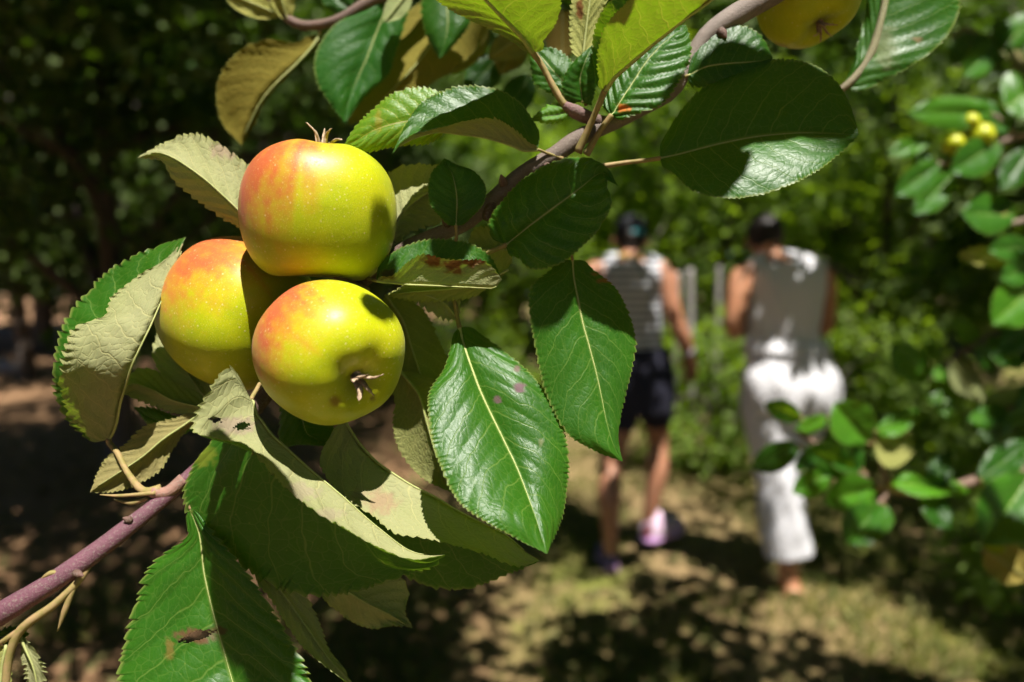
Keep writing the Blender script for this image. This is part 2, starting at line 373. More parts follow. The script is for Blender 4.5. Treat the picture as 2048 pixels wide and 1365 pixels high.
def build_trees():
    A = make_tree('apple_tree', 4.2, 1.75, 0.75, 125, 64, CROWN, 11, 0.115, 0.16)
    B = make_tree('apple_tree', 3.6, 1.5, 0.5, 112, 62, CROWN, 12, 0.115, 0.15)
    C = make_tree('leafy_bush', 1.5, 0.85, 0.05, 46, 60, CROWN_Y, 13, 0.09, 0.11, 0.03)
    E = make_tree('tall_tree', 9.0, 2.7, 0.3, 260, 44, CROWN, 14, 0.25, 0.36, 0.16)
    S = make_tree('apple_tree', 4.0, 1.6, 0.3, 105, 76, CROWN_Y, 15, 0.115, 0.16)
    gB, gA = 'apple trees of the orchard rows', 'tall trees closing the end of the orchard'
    used = set()
    def put(src, x, y, rz, sc, label, cat, group):
        o = src if src.name not in used else copy_tree(src, (0, 0, 0), 0)
        used.add(src.name); used.add(o.name)
        o.location = (x, y, float(gz(x, y)) - 0.02); o.rotation_euler = (0, 0, rz); o.scale = (sc,) * 3
        tag(o, label, cat, group)
    T = [
        (A, -2.7, 4.6, 0.3, 1.0, 'dark shady apple tree nearest on the left, behind the three apples'),
        (B, -7.8, 6.0, 1.9, 1.15, 'dark apple tree at the far left edge of the picture'),
        (A, -1.5, 7.6, 2.6, 1.05, 'dark apple tree behind the topmost apple, second in the left row'),
        (B, -3.6, 9.6, 4.0, 1.2, 'dim apple tree deeper in the left row behind the curled leaf'),
        (A, -6.6, 9.2, 5.2, 1.2, 'dim apple tree at the left edge, deep in the orchard'),
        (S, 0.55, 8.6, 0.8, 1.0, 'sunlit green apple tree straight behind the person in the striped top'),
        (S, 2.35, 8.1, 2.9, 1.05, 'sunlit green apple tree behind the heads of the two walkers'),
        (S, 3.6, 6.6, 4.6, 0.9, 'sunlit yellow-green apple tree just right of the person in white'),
        (B, 4.5, 4.5, 3.2, 1.05, 'dark apple tree to the right of the person in white'),
        (A, 5.4, 6.4, 1.1, 1.05, 'dark apple tree near the right edge of the picture'),
        (A, 4.6, 9.2, 0.2, 1.15, 'dark apple tree deep in the right row'),
        (B, -0.4, 10.8, 5.5, 1.25, 'dim apple tree deep behind the hanging glossy leaf'),
    ]
    for src, x, y, rz, sc, lab in T: put(src, x, y, rz, sc, lab, 'tree', gB)
    for x, y, rz, sc, lab in [(3.4, -3.2, 1.0, 1.2, 'added apple tree behind the camera on the right, outside the picture'), (0.4, -4.6, 2.0, 1.25, 'added apple tree straight behind the camera, outside the picture'), (-3.2, -3.4, 3.0, 1.2, 'added apple tree behind the camera on the left, outside the picture'),
                              (-5.2, 0.6, 4.0, 1.25, 'added apple tree level with the camera on the left, outside the picture'), (5.6, 0.8, 5.0, 1.25, 'added apple tree level with the camera on the right, outside the picture'), (5.6, 3.6, 1.5, 1.15, 'added apple tree past the right edge, outside the picture')]:
        put(A, x, y, rz, sc, lab, 'tree', gB)  # unseen trees added round the camera to block sky light
    for i, (x, y, sc, lab) in enumerate([(1.42, 4.85, 0.82, 'low green bush between the two walkers'), (3.15, 5.2, 0.95, 'yellow-green bush beside the hip of the person in white'),
                              (-0.35, 6.4, 0.8, 'small bush in the shade behind the glossy hanging leaf'), (2.75, 3.55, 0.62, 'low bush at the feet of the person in white, on the right'),
                              (2.1, 2.7, 0.42, 'small weedy bush at the lower right corner')]):
        put(C, x, y, i * 1.3, sc, lab, 'bush', 'low bushes along the track')
    row1 = ['far left behind the left row', 'behind the curled leaf at the left', 'left of the topmost apple', 'behind the top of the topmost apple', 'behind the arched leaf', 'behind the heads of the two walkers', 'right of the person in white', 'behind the small yellow fruit', 'at the far right edge']
    row2 = ['last row, far left', 'last row, left', 'last row, behind the blurred leaves at the top left', 'last row, middle', 'last row, behind the gap between the walkers', 'last row, right', 'last row, far right']
    for i, lab in enumerate(row1): put(E, -12.4 + i * 3.1, 12.6 + (i * 37 % 10) * .12, i * 1.7, 1.0 + (i % 3) * .06, 'tall dark tree closing the orchard, ' + lab, 'tree', gA)
    for i, lab in enumerate(row2): put(E, -13.5 + i * 4.5, 17.2 + (i * 53 % 10) * .15, i * 2.3, 1.3 + (i % 2) * .1, 'tall dark tree closing the orchard, ' + lab, 'tree', gA)
build_trees()

# overhanging trees outside the picture whose crowns dapple the light
def overhead_tree(label, trunk, box, n_clump, per, seed, gaps, shade=()):
    r = np.random.default_rng(seed); root = empty('apple_tree', (trunk[0], trunk[1], float(gz(*trunk))))
    tag(root, label, 'tree', 'apple trees of the orchard rows')
    (x0, x1), (y0, y1), (z0, z1) = box
    c = np.stack([r.uniform(x0, x1, n_clump), r.uniform(y0, y1, n_clump), r.uniform(z0, z1, n_clump)], 1)
    low = 1.4 + np.maximum(c[:, 1], 0) * 0.47 + 0.45
    c[:, 2] = np.maximum(c[:, 2], low)
    P = np.repeat(c, per, 0) + r.normal(size=(n_clump * per, 3)) * np.array([.16, .16, .11])
    keep = P[:, 2] > 1.4 + np.maximum(P[:, 1], 0) * 0.45 + 0.15
    for q, rad in gaps: keep &= sun_dist(P, q) > rad
    P = [P[keep]]
    for q, rad in shade:                                   # sprays of leaves over spots that lie in shade
        q = np.array(q); t = (2.75 + r.random() * .35 - q[2]) / SUN.z; m = q + np.array(SUN) * t
        m[2] = max(m[2], 1.4 + max(m[1], 0) * .45 + .3); w = m + r.normal(size=(int(24 + 3000 * rad * rad), 3)) * np.array([rad, rad, .1]) * .7
        ok = np.ones(len(w), bool)
        for g, gr in gaps: ok &= sun_dist(w, g) > gr * .75
        P.append(w[ok])
    P = np.concatenate(P); Nn = r.normal(size=P.shape) * 0.5 + np.array([0, 0, 0.9])
    leaf_cloud('crown', P, Nn, r.uniform(.07, .125, len(P)), CROWN, root, root.location[:], seed=seed)
    V = []; Fc = []; base = np.array(root.location)
    def add(path, rr, seg=8):
        v, f = tube_data(path, rr, seg); off = sum(len(a) for a in V); V.append(v); Fc.extend([[i + off for i in g] for g in f])
    tp = spline([base - np.array([0, 0, .1]), base + np.array([.03, 0, .9]), base + np.array([0, .05, 2.3]), base + np.array([0, .1, 3.0])], 12); add(tp, np.linspace(.10, .03, 12), 10)
    for k in range(0, n_clump, max(1, n_clump // 14)):
        e = c[k]
        if min([sun_dist(e[None], q)[0] - rad for q, rad in gaps]) < 0.02: continue
        b = tp[8 + k % 3]; add(spline([b, (b + e) / 2 + np.array([0, 0, .1]), e], 9), np.linspace(.03, .006, 9), 6)
    mesh_obj('trunk', np.concatenate(V), Fc, TRUNK, root, root.location[:])
    return root
HERO = [(pt(600, 600), 0.15), (pt(300, 800), 0.13), (pt(700, 1000), .13), (pt(1000, 800), .14), (pt(1150, 600), .12), (pt(900, 250), .13), (pt(1400, 250), .12), (pt(450, 1200), .12), (pt(250, 500), .12), (pt(100, 1150), .1), (pt(700, 120, 0, .43), .12), (pt(540, 160, 0, .43), .1), (pt(1830, 90, 0, .375), .1)]
PATCH = [((1.45, 2.62, 0), .34), (gpt(1850, 1330), .2), (gpt(1560, 1250), .14), ((1.15, 2.75, 0), .14), ((0.75, 3.25, 0), .12), (pt(1505, 790, 0, 2.9), .105), (pt(1550, 790, 0, 2.85), .105), (pt(1600, 780, 0, 2.85), .105), (pt(1650, 775, 0, 2.9), .105), (pt(1520, 870, 0, 2.88), .09), (pt(1530, 950, 0, 2.9), .09), (pt(1560, 1010, 0, 2.9), .08), (pt(1575, 1090, 0, 2.9), .10), (pt(1525, 665, 0, 2.88), .075), (pt(1605, 540, 0, 2.88), .085), (pt(1575, 690, 0, 2.85), .05), (pt(1585, 635, 0, 2.85), .05), (pt(1225, 520, 0, 3.25), .08), (pt(1300, 535, 0, 3.25), .07), (pt(1370, 740, 0, 3.3), .10), (pt(1345, 600, 0, 3.25), .06), (pt(1310, 910, 0, 3.4), .07), (pt(1315, 1050, 0, 3.46), .17), (pt(1310, 970, 0, 3.4), .09), (pt(1470, 620, 0, 2.9), .06),
         (pt(1215, 940, 0, 3.25), .05), (gpt(1130, 1180), .05), (gpt(1230, 1200), .05), (gpt(1330, 1210), .04), (gpt(1200, 1290), .05), (gpt(1060, 1250), .05), (pt(1650, 900, 0, .82), .09), (pt(1720, 1000, 0, .82), .1), (pt(1800, 900, 0, .82), .08), (pt(1560, 860, 0, .82), .07), (pt(1900, 300, 0, .9), .14), (pt(1980, 450, 0, .9), .1), (pt(1980, 1000, 0, .82), .1), (pt(1880, 980, 0, .82), .08), (gpt(40, 690), .6), (gpt(60, 800), .35), (gpt(1420, 900), .3), (gpt(1030, 730), .4)]
SHADE = [(pt(1530, 570, 0, 2.88), .11), (pt(1540, 610, 0, 2.88), .10), (pt(1600, 610, 0, 2.88), .10), (pt(1630, 660, 0, 2.88), .08), (pt(1640, 590, 0, 2.88), .08), (pt(1245, 600, 0, 3.2), .12), (pt(1270, 660, 0, 3.2), .1), (pt(1222, 1040, 0, 3.25), .08), (gpt(1420, 1170), .12), (gpt(1280, 1270), .13), (gpt(1400, 1340), .14), (gpt(1130, 1330), .16), (gpt(1180, 1245), .10), (gpt(1250, 1330), .14), (gpt(1500, 1350), .10), (gpt(1330, 1240), .10), (gpt(1290, 1170), .08), (gpt(1420, 1270), .07), (gpt(1050, 1100), .18), (gpt(800, 1300), .25), (gpt(1250, 1120), .12), (gpt(1450, 1100), .12), (gpt(100, 1000), .5), (gpt(300, 1200), .4), (gpt(1900, 1250), .25), (gpt(1800, 1100), .25), (gpt(1950, 1000), .4), (gpt(600, 1000), .4)]
overhead_tree('apple tree overhanging the camera from the right, outside the picture', (2.0, -0.9), ((-0.2, 4.6), (-1.2, 3.2), (2.3, 3.6)), 210, 72, 31, HERO + PATCH, SHADE)
overhead_tree('apple tree overhanging the camera from the left, outside the picture', (-1.9, -0.4), ((-5.2, 0.3), (-1.0, 5.6), (2.4, 4.2)), 350, 74, 32, HERO + PATCH)
def shade_tree(label, trunk, centre, rad, half, n_clump, seed, gaps=()):
    """tall tree added out of view; its high crown is placed to shade the rows behind"""
    root = make_tree('tall_tree', centre[2] + half, rad, centre[2] - half, n_clump, 70, CROWN, seed, 0.17, 0.36, 0.15, (centre[0] - trunk[0], centre[1] - trunk[1]), [((g.x - trunk[0], g.y - trunk[1], g.z), gr) for g, gr in gaps])
    root.location = (trunk[0], trunk[1], float(gz(*trunk))); tag(root, label, 'tree', 'tall trees closing the end of the orchard')
shade_tree('tall leaning shade tree added beside the camera on the left, outside the picture', (-4.6, 1.6), (-2.6, 3.6, 7.4), 3.1, 1.3, 118, 41, [(gpt(40, 790), .45), (gpt(90, 720), .6), (gpt(1030, 720), .5), (gpt(20, 840), .25)])
shade_tree('tall leaning shade tree added beside the camera on the right, outside the picture', (7.6, 1.4), (7.5, 2.6, 7.2), 2.4, 1.2, 120, 42)
shade_tree('tall shade tree added past the right edge, leaning over the track, outside the picture', (6.6, 3.4), (3.5, 5.4, 7.8), 3.2, 1.2, 36, 43)

# grass and litter
def blades(name, P, H, W, mat, seed, lean=0.5):
    r = np.random.default_rng(seed); k = len(P); a = r.uniform(0, 6.28, k)
    s = np.stack([np.cos(a), np.sin(a), 0 * a], 1) * W[:, None]; l = np.stack([r.normal(size=k), r.normal(size=k), 0 * a], 1) * (lean * H)[:, None]
    up = np.array([0, 0, 1.0]) * H[:, None]
    V = np.stack([P - s, P + s, P + s * .7 + up * .55 + l * .35, P - s * .7 + up * .55 + l * .35, P + up * .95 + l], 1).reshape(-1, 3)
    Fc = []
    for i in range(k): b = i * 5; Fc += [[b, b+1, b+2, b+3], [b+3, b+2, b+4]]
    me = bpy.data.meshes.new(name); me.from_pydata(V.tolist(), [], Fc); me.materials.append(mat)
    at = me.attributes.new('tone', 'FLOAT', 'POINT'); at.data.foreach_set('value', np.repeat(r.random(k), 5).astype(np.float32))
    o = bpy.data.objects.new(name, me); COL.objects.link(o); return o
GRASS = crown_material('grass_blades', (0.06, 0.11, 0.010), (0.28, 0.25, 0.05), (0.18, 0.25, 0.02), 0.2)
LITTER = crown_material('dry_leaves', (0.12, 0.065, 0.03), (0.38, 0.26, 0.13), (0.14, 0.08, 0.02), 0.2)
def build_ground_cover():
    r = np.random.default_rng(5); n = 52000
    x = r.uniform(-2.5, 4.5, n); y = 2.2 + r.random(n) ** 1.6 * 6.5
    cl = hash_noise(x * 2.2 + 60, y * 2.2 + 60, 8); tr = np.clip(np.abs(x - 1.15) / 0.9, 0, 1)
    keep = (cl + tr * 0.35 > 0.56 + r.random(n) * 0.25) & ((x > 0.1) | (cl > .72))
    x, y = x[keep], y[keep]
    o = blades('grass', np.stack([x, y, gz(x, y)], 1), r.uniform(.025, .085, len(x)), r.uniform(.002, .0045, len(x)), GRASS, 6, 0.7)
    tag(o, 'short patchy grass growing along the orchard track', 'grass', kind='stuff')
    n = 9000; x = r.uniform(-4.5, 4.0, n); y = 2.2 + r.random(n) ** 1.5 * 8
    P = np.stack([x, y, gz(x, y) + r.uniform(.004, .02, n)], 1)
    Nn = r.normal(size=P.shape) * 0.35 + np.array([0, 0, 1.0])
    o = leaf_cloud('leaf_litter', P, Nn, r.uniform(.03, .075, n), LITTER, seed=9); tag(o, 'dry brown fallen leaves lying on the orchard floor', 'fallen leaves', kind='stuff')
build_ground_cover()
WOOD_GREY = bark_material('weathered_wood', (0.24, 0.21, 0.19), (0.40, 0.37, 0.35), (0.50, 0.47, 0.45), 60.0, 0.004)
def post(x, ytop, ybot, d, w, label, tilt=0):
    a = pt(x, ytop, 0, d); b = Vector((a.x + tilt, a.y, 0)); b.z = float(gz(b.x, b.y)) - 0.05
    p = [b + (a - b) * t for t in (0, .25, .5, .75, .97, 1.0)]
    v, f = tube_data([q[:] for q in p], [w * 1.05, w, w * .98, w * .96, w * .95, w * .8], 9)
    v += (np.random.default_rng(int(x)).normal(size=v.shape)) * w * 0.05
    tag(mesh_obj('wooden_post', v, f, WOOD_GREY, None, b), label, 'post', 'weathered posts among the trees')
post(1356, 545, 0, 5.2, .026, 'pale weathered post, leftmost of the pair beside the striped walker')
post(1380, 538, 0, 5.25, .03, 'pale weathered post, right one of the pair beside the striped walker', .05)
post(1438, 532, 0, 5.6, .024, 'pale weathered post between the two walkers, next to the bent elbow')
post(1838, 520, 0, 6.0, .06, 'pale weathered post among the leaves right of the person in white')
def log(p, q, r0, r1, mat, label):
    p = Vector(p); q = Vector(q); P = spline([p, p.lerp(q, .35) + Vector((0, .05, .02)), p.lerp(q, .7) + Vector((0, -.04, .01)), q], 14)
    v, f = tube_data(P, np.linspace(r0, r1, 14), 10); v += np.random.default_rng(3).normal(size=v.shape) * r0 * .08
    tag(mesh_obj('fallen_log', v, f, mat, None, p), label, 'log', 'logs lying on the orchard floor')
g1 = gpt(1385, 815); g2 = gpt(1500, 800)
log((g1.x, g1.y, .07), (g2.x, g2.y, .07), .07, .06, plain_material('brown_wood', (0.24, 0.12, 0.06), (0.40, 0.24, 0.13), 12.0), 'reddish brown log on the ground between the two walkers')
g1 = gpt(-60, 745); g2 = gpt(62, 750)
log((g1.x, g1.y, .1), (g2.x, g2.y, .1), .13, .09, WOOD_GREY, 'pale grey log on the ground at the left edge')
# ================================================================ leaves, branches and apples in front
def sstep(a, b, x): t = np.clip((x - a) / (b - a), 0, 1); return t * t * (3 - 2 * t)
LEAF_N = [0]
def leaf(parent, rows, under=False, D=0.30, res=(150, 13), teeth=12.0, th=4.2, bulge=(5, 5), pucker=2.0, wav=3.0, petiole=None, pr=(5.0, 3.2),
         color=(1, 1, 1), marks=None, holes=None, rib=3.0, label=None, groove=2.0, base_round=True):
    """rows: [(x,y,z)] point at base, then (edge, midrib, edge) rows, then the tip point; photo pixels"""
    LEAF_N[0] += 1; sd = LEAF_N[0]
    rr = []
    for q in rows: rr.append([q, q, q] if not isinstance(q[0], (tuple, list)) else list(q))
    rr = np.array(rr, float)
    if base_round:
        b, n = rr[0], rr[1]; m = b[1] * .72 + n[1] * .28
        rr = np.concatenate([rr[:1], np.array([[m + (n[0] - n[1]) * .56, m, m + (n[2] - n[1]) * .56]]), rr[1:]], 0)
    nu, nh = res
    C = spline(rr, nu)                              # nu,3,3
    u = np.linspace(0, 1, nu)
    L, M, E = C[:, 0], C[:, 1], C[:, 2]
    va = np.concatenate([-np.linspace(1, 0, nh) ** 0.85, np.linspace(0, 1, nh)[1:] ** 0.85]); nv = len(va)
    P = np.zeros((nu, nv, 3)); a = np.abs(va)
    for j, v in enumerate(va):
        e = L if v < 0 else E; P[:, j] = M + (e - M) * abs(v)
    # teeth along the margin
    for side, e in ((0, L), (1, E)):
        w = np.linalg.norm(e - M, axis=1); arc = np.concatenate([[0], np.cumsum(np.linalg.norm(np.diff(e, axis=0), axis=1))])
        jit = hash_noise(arc / 30.0, arc * 0 + sd, 21) * 1.6
        ph = arc / teeth + jit; saw = ph - np.floor(ph); prof = np.where(saw < 0.72, saw / 0.72, (1 - saw) / 0.28) ** 0.8
        big = hash_noise(arc / 14.0, arc * 0 + sd + 9 * side, 22)
        amp = 1.35 * th * (0.6 + 0.8 * big) * sstep(0.03, 0.16, u) * sstep(0, 6, w) * (1 - 0.6 * sstep(.9, 1, u))
        dirv = (e - M) / (w[:, None] + 1e-6)
        tang = np.gradient(e, axis=0); tang /= np.linalg.norm(tang, axis=1)[:, None] + 1e-6
        off = (prof - 0.35)[:, None] * amp[:, None] * (dirv + tang * 0.55)
        f = sstep(0.80, 1.0, a) * ((va < 0) if side == 0 else (va > 0))
        P += off[:, None, :] * f[None, :, None]
    # orient the normal to the upper side of the leaf
    def normals(P):
        du = np.gradient(P, axis=0); dv = np.gradient(P, axis=1); n = np.cross(du, dv); return n / (np.linalg.norm(n, axis=2)[..., None] + 1e-9)
    n = normals(P); jq = nh // 2; sg = np.sign(np.median(n[nu // 3: 2 * nu // 3, jq, 2])) or 1.0   # +z = towards the viewer
    flip = (sg > 0) == under                        # True: computed normal points to the lower side
    Nt = -n if flip else n
    fade = (sstep(0, 0.08, u) * sstep(1, 0.93, u))[:, None]
    A = a[None, :]; U = u[:, None]; sidev = (va > 0)[None, :]
    s = (U - A ** 1.25 * 0.25) * 9.0 + sidev * 0.45 + (sd * 0.37) % 1
    vb = np.abs(np.sin(math.pi * s)) ** 0.8 * np.sqrt(np.clip(4 * A * (1 - A * 0.85), 0, 1))
    disp = pucker * (vb - 0.5) + groove * sstep(0, 0.16, A) - groove
    wn = hash_noise(U * 7 + sd * 3.1, va[None, :] * 2.0 + sd, 23) - 0.5
    disp = disp + wav * 2.2 * wn * (0.35 + 0.65 * A ** 1.5)
    bl = np.where(va < 0, bulge[0], bulge[1])[None, :] * 4 * A * (1 - A) * sstep(0, .25, U) * sstep(1, .8, U)
    P = P + Nt * ((disp * fade) + bl)[..., None]
    W = to_world(P, D); V = W.reshape(-1, 3)
    Fc = []; px = P[..., :2]; uvs = []
    def holed(i, j):
        if not holes: return False
        c = (px[i, j] + px[i+1, j+1]) / 2
        for (hx, hy, hrx, hry, ang) in holes:
            dx, dy = c[0] - hx, c[1] - hy; ca, sa = math.cos(ang), math.sin(ang)
            e = ((dx*ca + dy*sa) / hrx) ** 2 + ((-dx*sa + dy*ca) / hry) ** 2
            if e < 1 + 0.5 * math.sin(dx * .35 + dy * .6) and (hole_side < 0) == (va[j] < -1e-6): return True
        return False
    hole_side = -1 if not holes or len(holes[0]) == 5 else 1
    # winding: face normal along Nt in world. px space has y down, so handedness flips
    for i in range(nu - 1):
        for j in range(nv - 1):
            if holed(i, j): continue
            q = [i*nv + j, (i+1)*nv + j, (i+1)*nv + j+1, i*nv + j+1]
            Fc.append(q)
    # check winding against Nt
    i0, j0 = nu // 2, jq
    e1 = W[i0+1, j0] - W[i0, j0]; e2 = W[i0, j0+1] - W[i0, j0]; wnorm = np.cross(e1, e2)
    ntw = np.array(RT) * Nt[i0, j0, 0] - np.array(UP) * Nt[i0, j0, 1] - np.array(FW) * Nt[i0, j0, 2]
    if wnorm.dot(ntw) < 0: Fc = [q[::-1] for q in Fc]
    o = mesh_obj('leaf', V, Fc, LEAF, parent, V[0])
    me = o.data; uvl = me.uv_layers.new(name='UVMap')
    uvv = np.stack(np.broadcast_arrays(u[:, None], va[None, :] * .5 + .5), -1).reshape(-1, 2)
    li = np.zeros(len(me.loops), np.int32); me.loops.foreach_get('vertex_index', li); uvl.data.foreach_set('uv', uvv[li].astype(np.float32).ravel())
    if True:
        col = np.zeros((nu, nv, 4))
        for (mx, my, rx, ry, rgb, al, sd_) in (marks or []):       # sd_: -1 first half only, 1 second half, 0 both
            e = np.sqrt(((P[..., 0] - mx) / rx) ** 2 + ((P[..., 1] - my) / ry) ** 2)
            e = e + (hash_noise(P[..., 0] / 7, P[..., 1] / 7, 25) - .5) * .8
            k = al * sstep(1.25, .5, e)
            if sd_: k = k * ((va * sd_) > -0.02)[None, :]
            m = k > col[..., 3]; col[..., :3] = np.where(m[..., None], np.array(rgb), col[..., :3]); col[..., 3] = np.maximum(col[..., 3], k)
        at = me.attributes.new('mark', 'FLOAT_COLOR', 'POINT'); at.data.foreach_set('color', col.astype(np.float32).ravel())
    o.color = (*color, 1)
    if label: o['label'] = label
    pxm = D / F
    if rib:
        off = -Nt[:, nh - 1] * 0.9
        mp = to_world(P[:, nh - 1] + off, D)[: int(nu * .93): 4]
        v, f = tube_data(mp, np.linspace(rib, .7, len(mp)) * pxm, 6); mesh_obj('midrib', v, f, RIB, o, mp[0])
    if petiole:
        pts = [tuple(M[0] - (M[3] - M[0]) * 0.1)] + [tuple(q) for q in petiole]
        pts = [tuple(M[2])] + pts
        pp = to_world(spline(pts, 16), D); v, f = tube_data(pp, np.concatenate([np.linspace(pr[1], pr[1] * .95, 8), np.linspace(pr[1], pr[0], 8)]) * pxm, 8)
        mesh_obj('petiole', v, f, PETIOLE, o, pp[-1])
    return o
def stem(parent, pts, D=0.30, tones=None, seg=14, n=90, name='stem', mat=None, knob=0.1):
    """pts: (x,y,z,r) in pixels; tones: (t, rgb, alpha)"""
    S = spline(np.array(pts, float), n); W = to_world(S[:, :3], D)
    r = S[:, 3] * D / F * (1 + (hash_noise(np.arange(n) / 3.5, np.zeros(n), 31) - .5) * 2 * knob)
    v, f = tube_data(W, r, seg); v += np.random.default_rng(4).normal(size=v.shape) * r.mean() * .012
    o = mesh_obj(name, v, f, mat or BARK, parent, W[-1])
    if tones:
        t = np.linspace(0, 1, n); col = np.stack([np.interp(t, [q[0] for q in tones], [(*q[1], q[2])[c] for q in tones]) for c in range(4)], 1)
        at = o.data.attributes.new('tone', 'FLOAT_COLOR', 'POINT'); at.data.foreach_set('color', np.repeat(col, seg, 0).astype(np.float32).ravel())
    return o
# ---- apples
PROFILE = [(0, -.52), (.13, -.62), (.27, -.76), (.44, -.845), (.62, -.82), (.80, -.67), (.93, -.42), (.995, -.12), (1.0, .12), (.955, .38), (.85, .60), (.68, .765), (.50, .835), (.34, .83), (.20, .785), (.09, .74), (0, .72)]
def apple(px, axis, blush, label, Rpx, D=0.30, calyx=True, amount=1.0, stalk_to=None, seed=1, squash=1.0, sep=1.0, group='apples ripening on the branch', spots=None):
    c = pt(*px, D); d = (c - CAM).dot(FW); Rm = Rpx * d / F
    ax = (RT * axis[0] + UP * axis[1] - FW * axis[2]).normalized(); q = ax.to_track_quat('Z', 'Y')
    prof = spline(np.array(PROFILE), 56); seg = 80; r = np.random.default_rng(seed); V = []
    for i, (pr, ph) in enumerate(prof):
        for j in range(seg):
            a = 2 * math.pi * j / seg; lob = 1 + (.022 * math.cos(5 * a + seed) * (1 if ph > 0 else .4) * min(1, abs(ph) * 1.4) + .018 * math.cos(2 * a + seed * 2) + .012 * math.cos(3 * a + seed))
            hh = ph + (.016 * math.cos(5 * a + seed) * math.exp(-((pr - .42) / .22) ** 2) if ph > 0 else .03 * math.cos(2 * a) * pr)
            V.append(c + q @ Vector((pr * lob * math.cos(a), pr * lob * math.sin(a), hh * squash)) * Rm)
    n = len(prof); Fc = [[i*seg + j, i*seg + (j+1) % seg, (i+1)*seg + (j+1) % seg, (i+1)*seg + j] for i in range(n-1) for j in range(seg)]
    bd = RT * blush[0] + UP * blush[1] - FW * blush[2]
    o = mesh_obj('apple', [v[:] for v in V], Fc, apple_material('apple_skin_%d' % seed, bd, amount), None, c)
    tag(o, label, 'apple', group)
    if True:
        col = np.zeros((len(V), 4)); Va = np.array([v[:] for v in V])
        for (sx, sy, rad, rgb, al) in (spots or []):
            v = (RT * ((sx - 1024) / F) + UP * ((682.5 - sy) / F) + FW); w = Va - np.array(CAM); t = w @ np.array(FW)
            pxx = 1024 + F * (w @ np.array(RT)) / t; pyy = 682.5 - F * (w @ np.array(UP)) / t
            k = al * sstep(1.2, .4, np.hypot(pxx - sx, pyy - sy) / rad) * (t < d)
            col[:, :3] = np.where((k > col[:, 3])[:, None], np.array(rgb), col[:, :3]); col[:, 3] = np.maximum(col[:, 3], k)
        pr_ = np.repeat(prof[:, 0], seg); ph_ = np.repeat(prof[:, 1], seg); an_ = np.tile(np.arange(seg) / seg, n)
        ru = .5 * np.exp(-(pr_ / .24) ** 2) * (ph_ > 0); m_ = ru > col[:, 3]; col[m_, :3] = (.25, .22, .06); col[:, 3] = np.maximum(col[:, 3], ru)
        at = o.data.attributes.new('mark', 'FLOAT_COLOR', 'POINT'); at.data.foreach_set('color', col.astype(np.float32).ravel())
        sk = hash_noise(np.abs(an_ - .5) * 56 + seed * 5, ph_ * 1.6 + 20, 61) * .6 + hash_noise(np.abs(an_ - .5) * 120 + seed, ph_ * 3 + 20, 62) * .4
        at = o.data.attributes.new('streak', 'FLOAT', 'POINT'); at.data.foreach_set('value', sk.astype(np.float32))
    if calyx:
        b = c + ax * (Rm * .69 * squash); cal = mesh_obj('calyx', *tube_data([(b + ax * Rm * t)[:] for t in (0, .03, .07, .10)], [Rm * .07, Rm * .085, Rm * .07, Rm * .03], 9), SEPAL, o, b)
        for k in range(5):
            a = k * 1.257 + r.uniform(-.25, .25) + seed; dv = q @ Vector((math.cos(a), math.sin(a), 0)); ln = r.uniform(.85, 1.25) * sep
            path = [b + ax * Rm * .05 + dv * Rm * .03, b + ax * Rm * (.16 * ln) + dv * Rm * .07, b + ax * Rm * (.27 * ln) + dv * Rm * (.12 + r.uniform(-.02, .08)), b + ax * Rm * (.30 * ln + r.uniform(-.02, .06)) + dv * Rm * (.21 + r.uniform(0, .06))]
            pp = spline([p[:] for p in path], 9); v, f = tube_data(pp, np.array([.06, .068, .064, .058, .05, .043, .036, .026, .010]) * Rm, 6, True, 0.35)
            v += r.normal(size=v.shape) * Rm * .005; mesh_obj('sepal', v, f, SEPAL, cal, pp[0])
    if stalk_to:
        b = c - ax * (Rm * .5 * squash); e = pt(*stalk_to, D); m = b.lerp(e, .45) - ax * Rm * .12
        pp = spline([b[:], m[:], e[:]], 12); v, f = tube_data(pp, np.linspace(.055, .07, 12) * Rm, 8); mesh_obj('stalk', v, f, PETIOLE, o, b)
    return o
apple((641, 427, 0), (.05, .985, .06), (-.60, .45, .55), 'plump green apple with red cheek, topmost of the three, dry calyx on top', 151, calyx=True, stalk_to=(735, 585, -70), seed=1, squash=1.0, sep=1.15)
apple((478, 627, -125), (.80, -.42, .40), (-.30, .80, .42), 'green apple with orange shoulder, behind and left of the other two', 146, stalk_to=(600, 560, -150), seed=2, squash=1.02)
apple((661, 704, 78), (.64, -.43, .63), (-.72, .50, .42), 'green apple with orange cheek, lowest of the three, calyx facing the viewer', 142, stalk_to=(640, 640, -80), seed=3, squash=.99,
      spots=[(670, 803, 14, (.22, .09, .02), .75), (745, 797, 7, (.16, .07, .03), .8), (700, 745, 40, (.16, .20, .02), .35)])

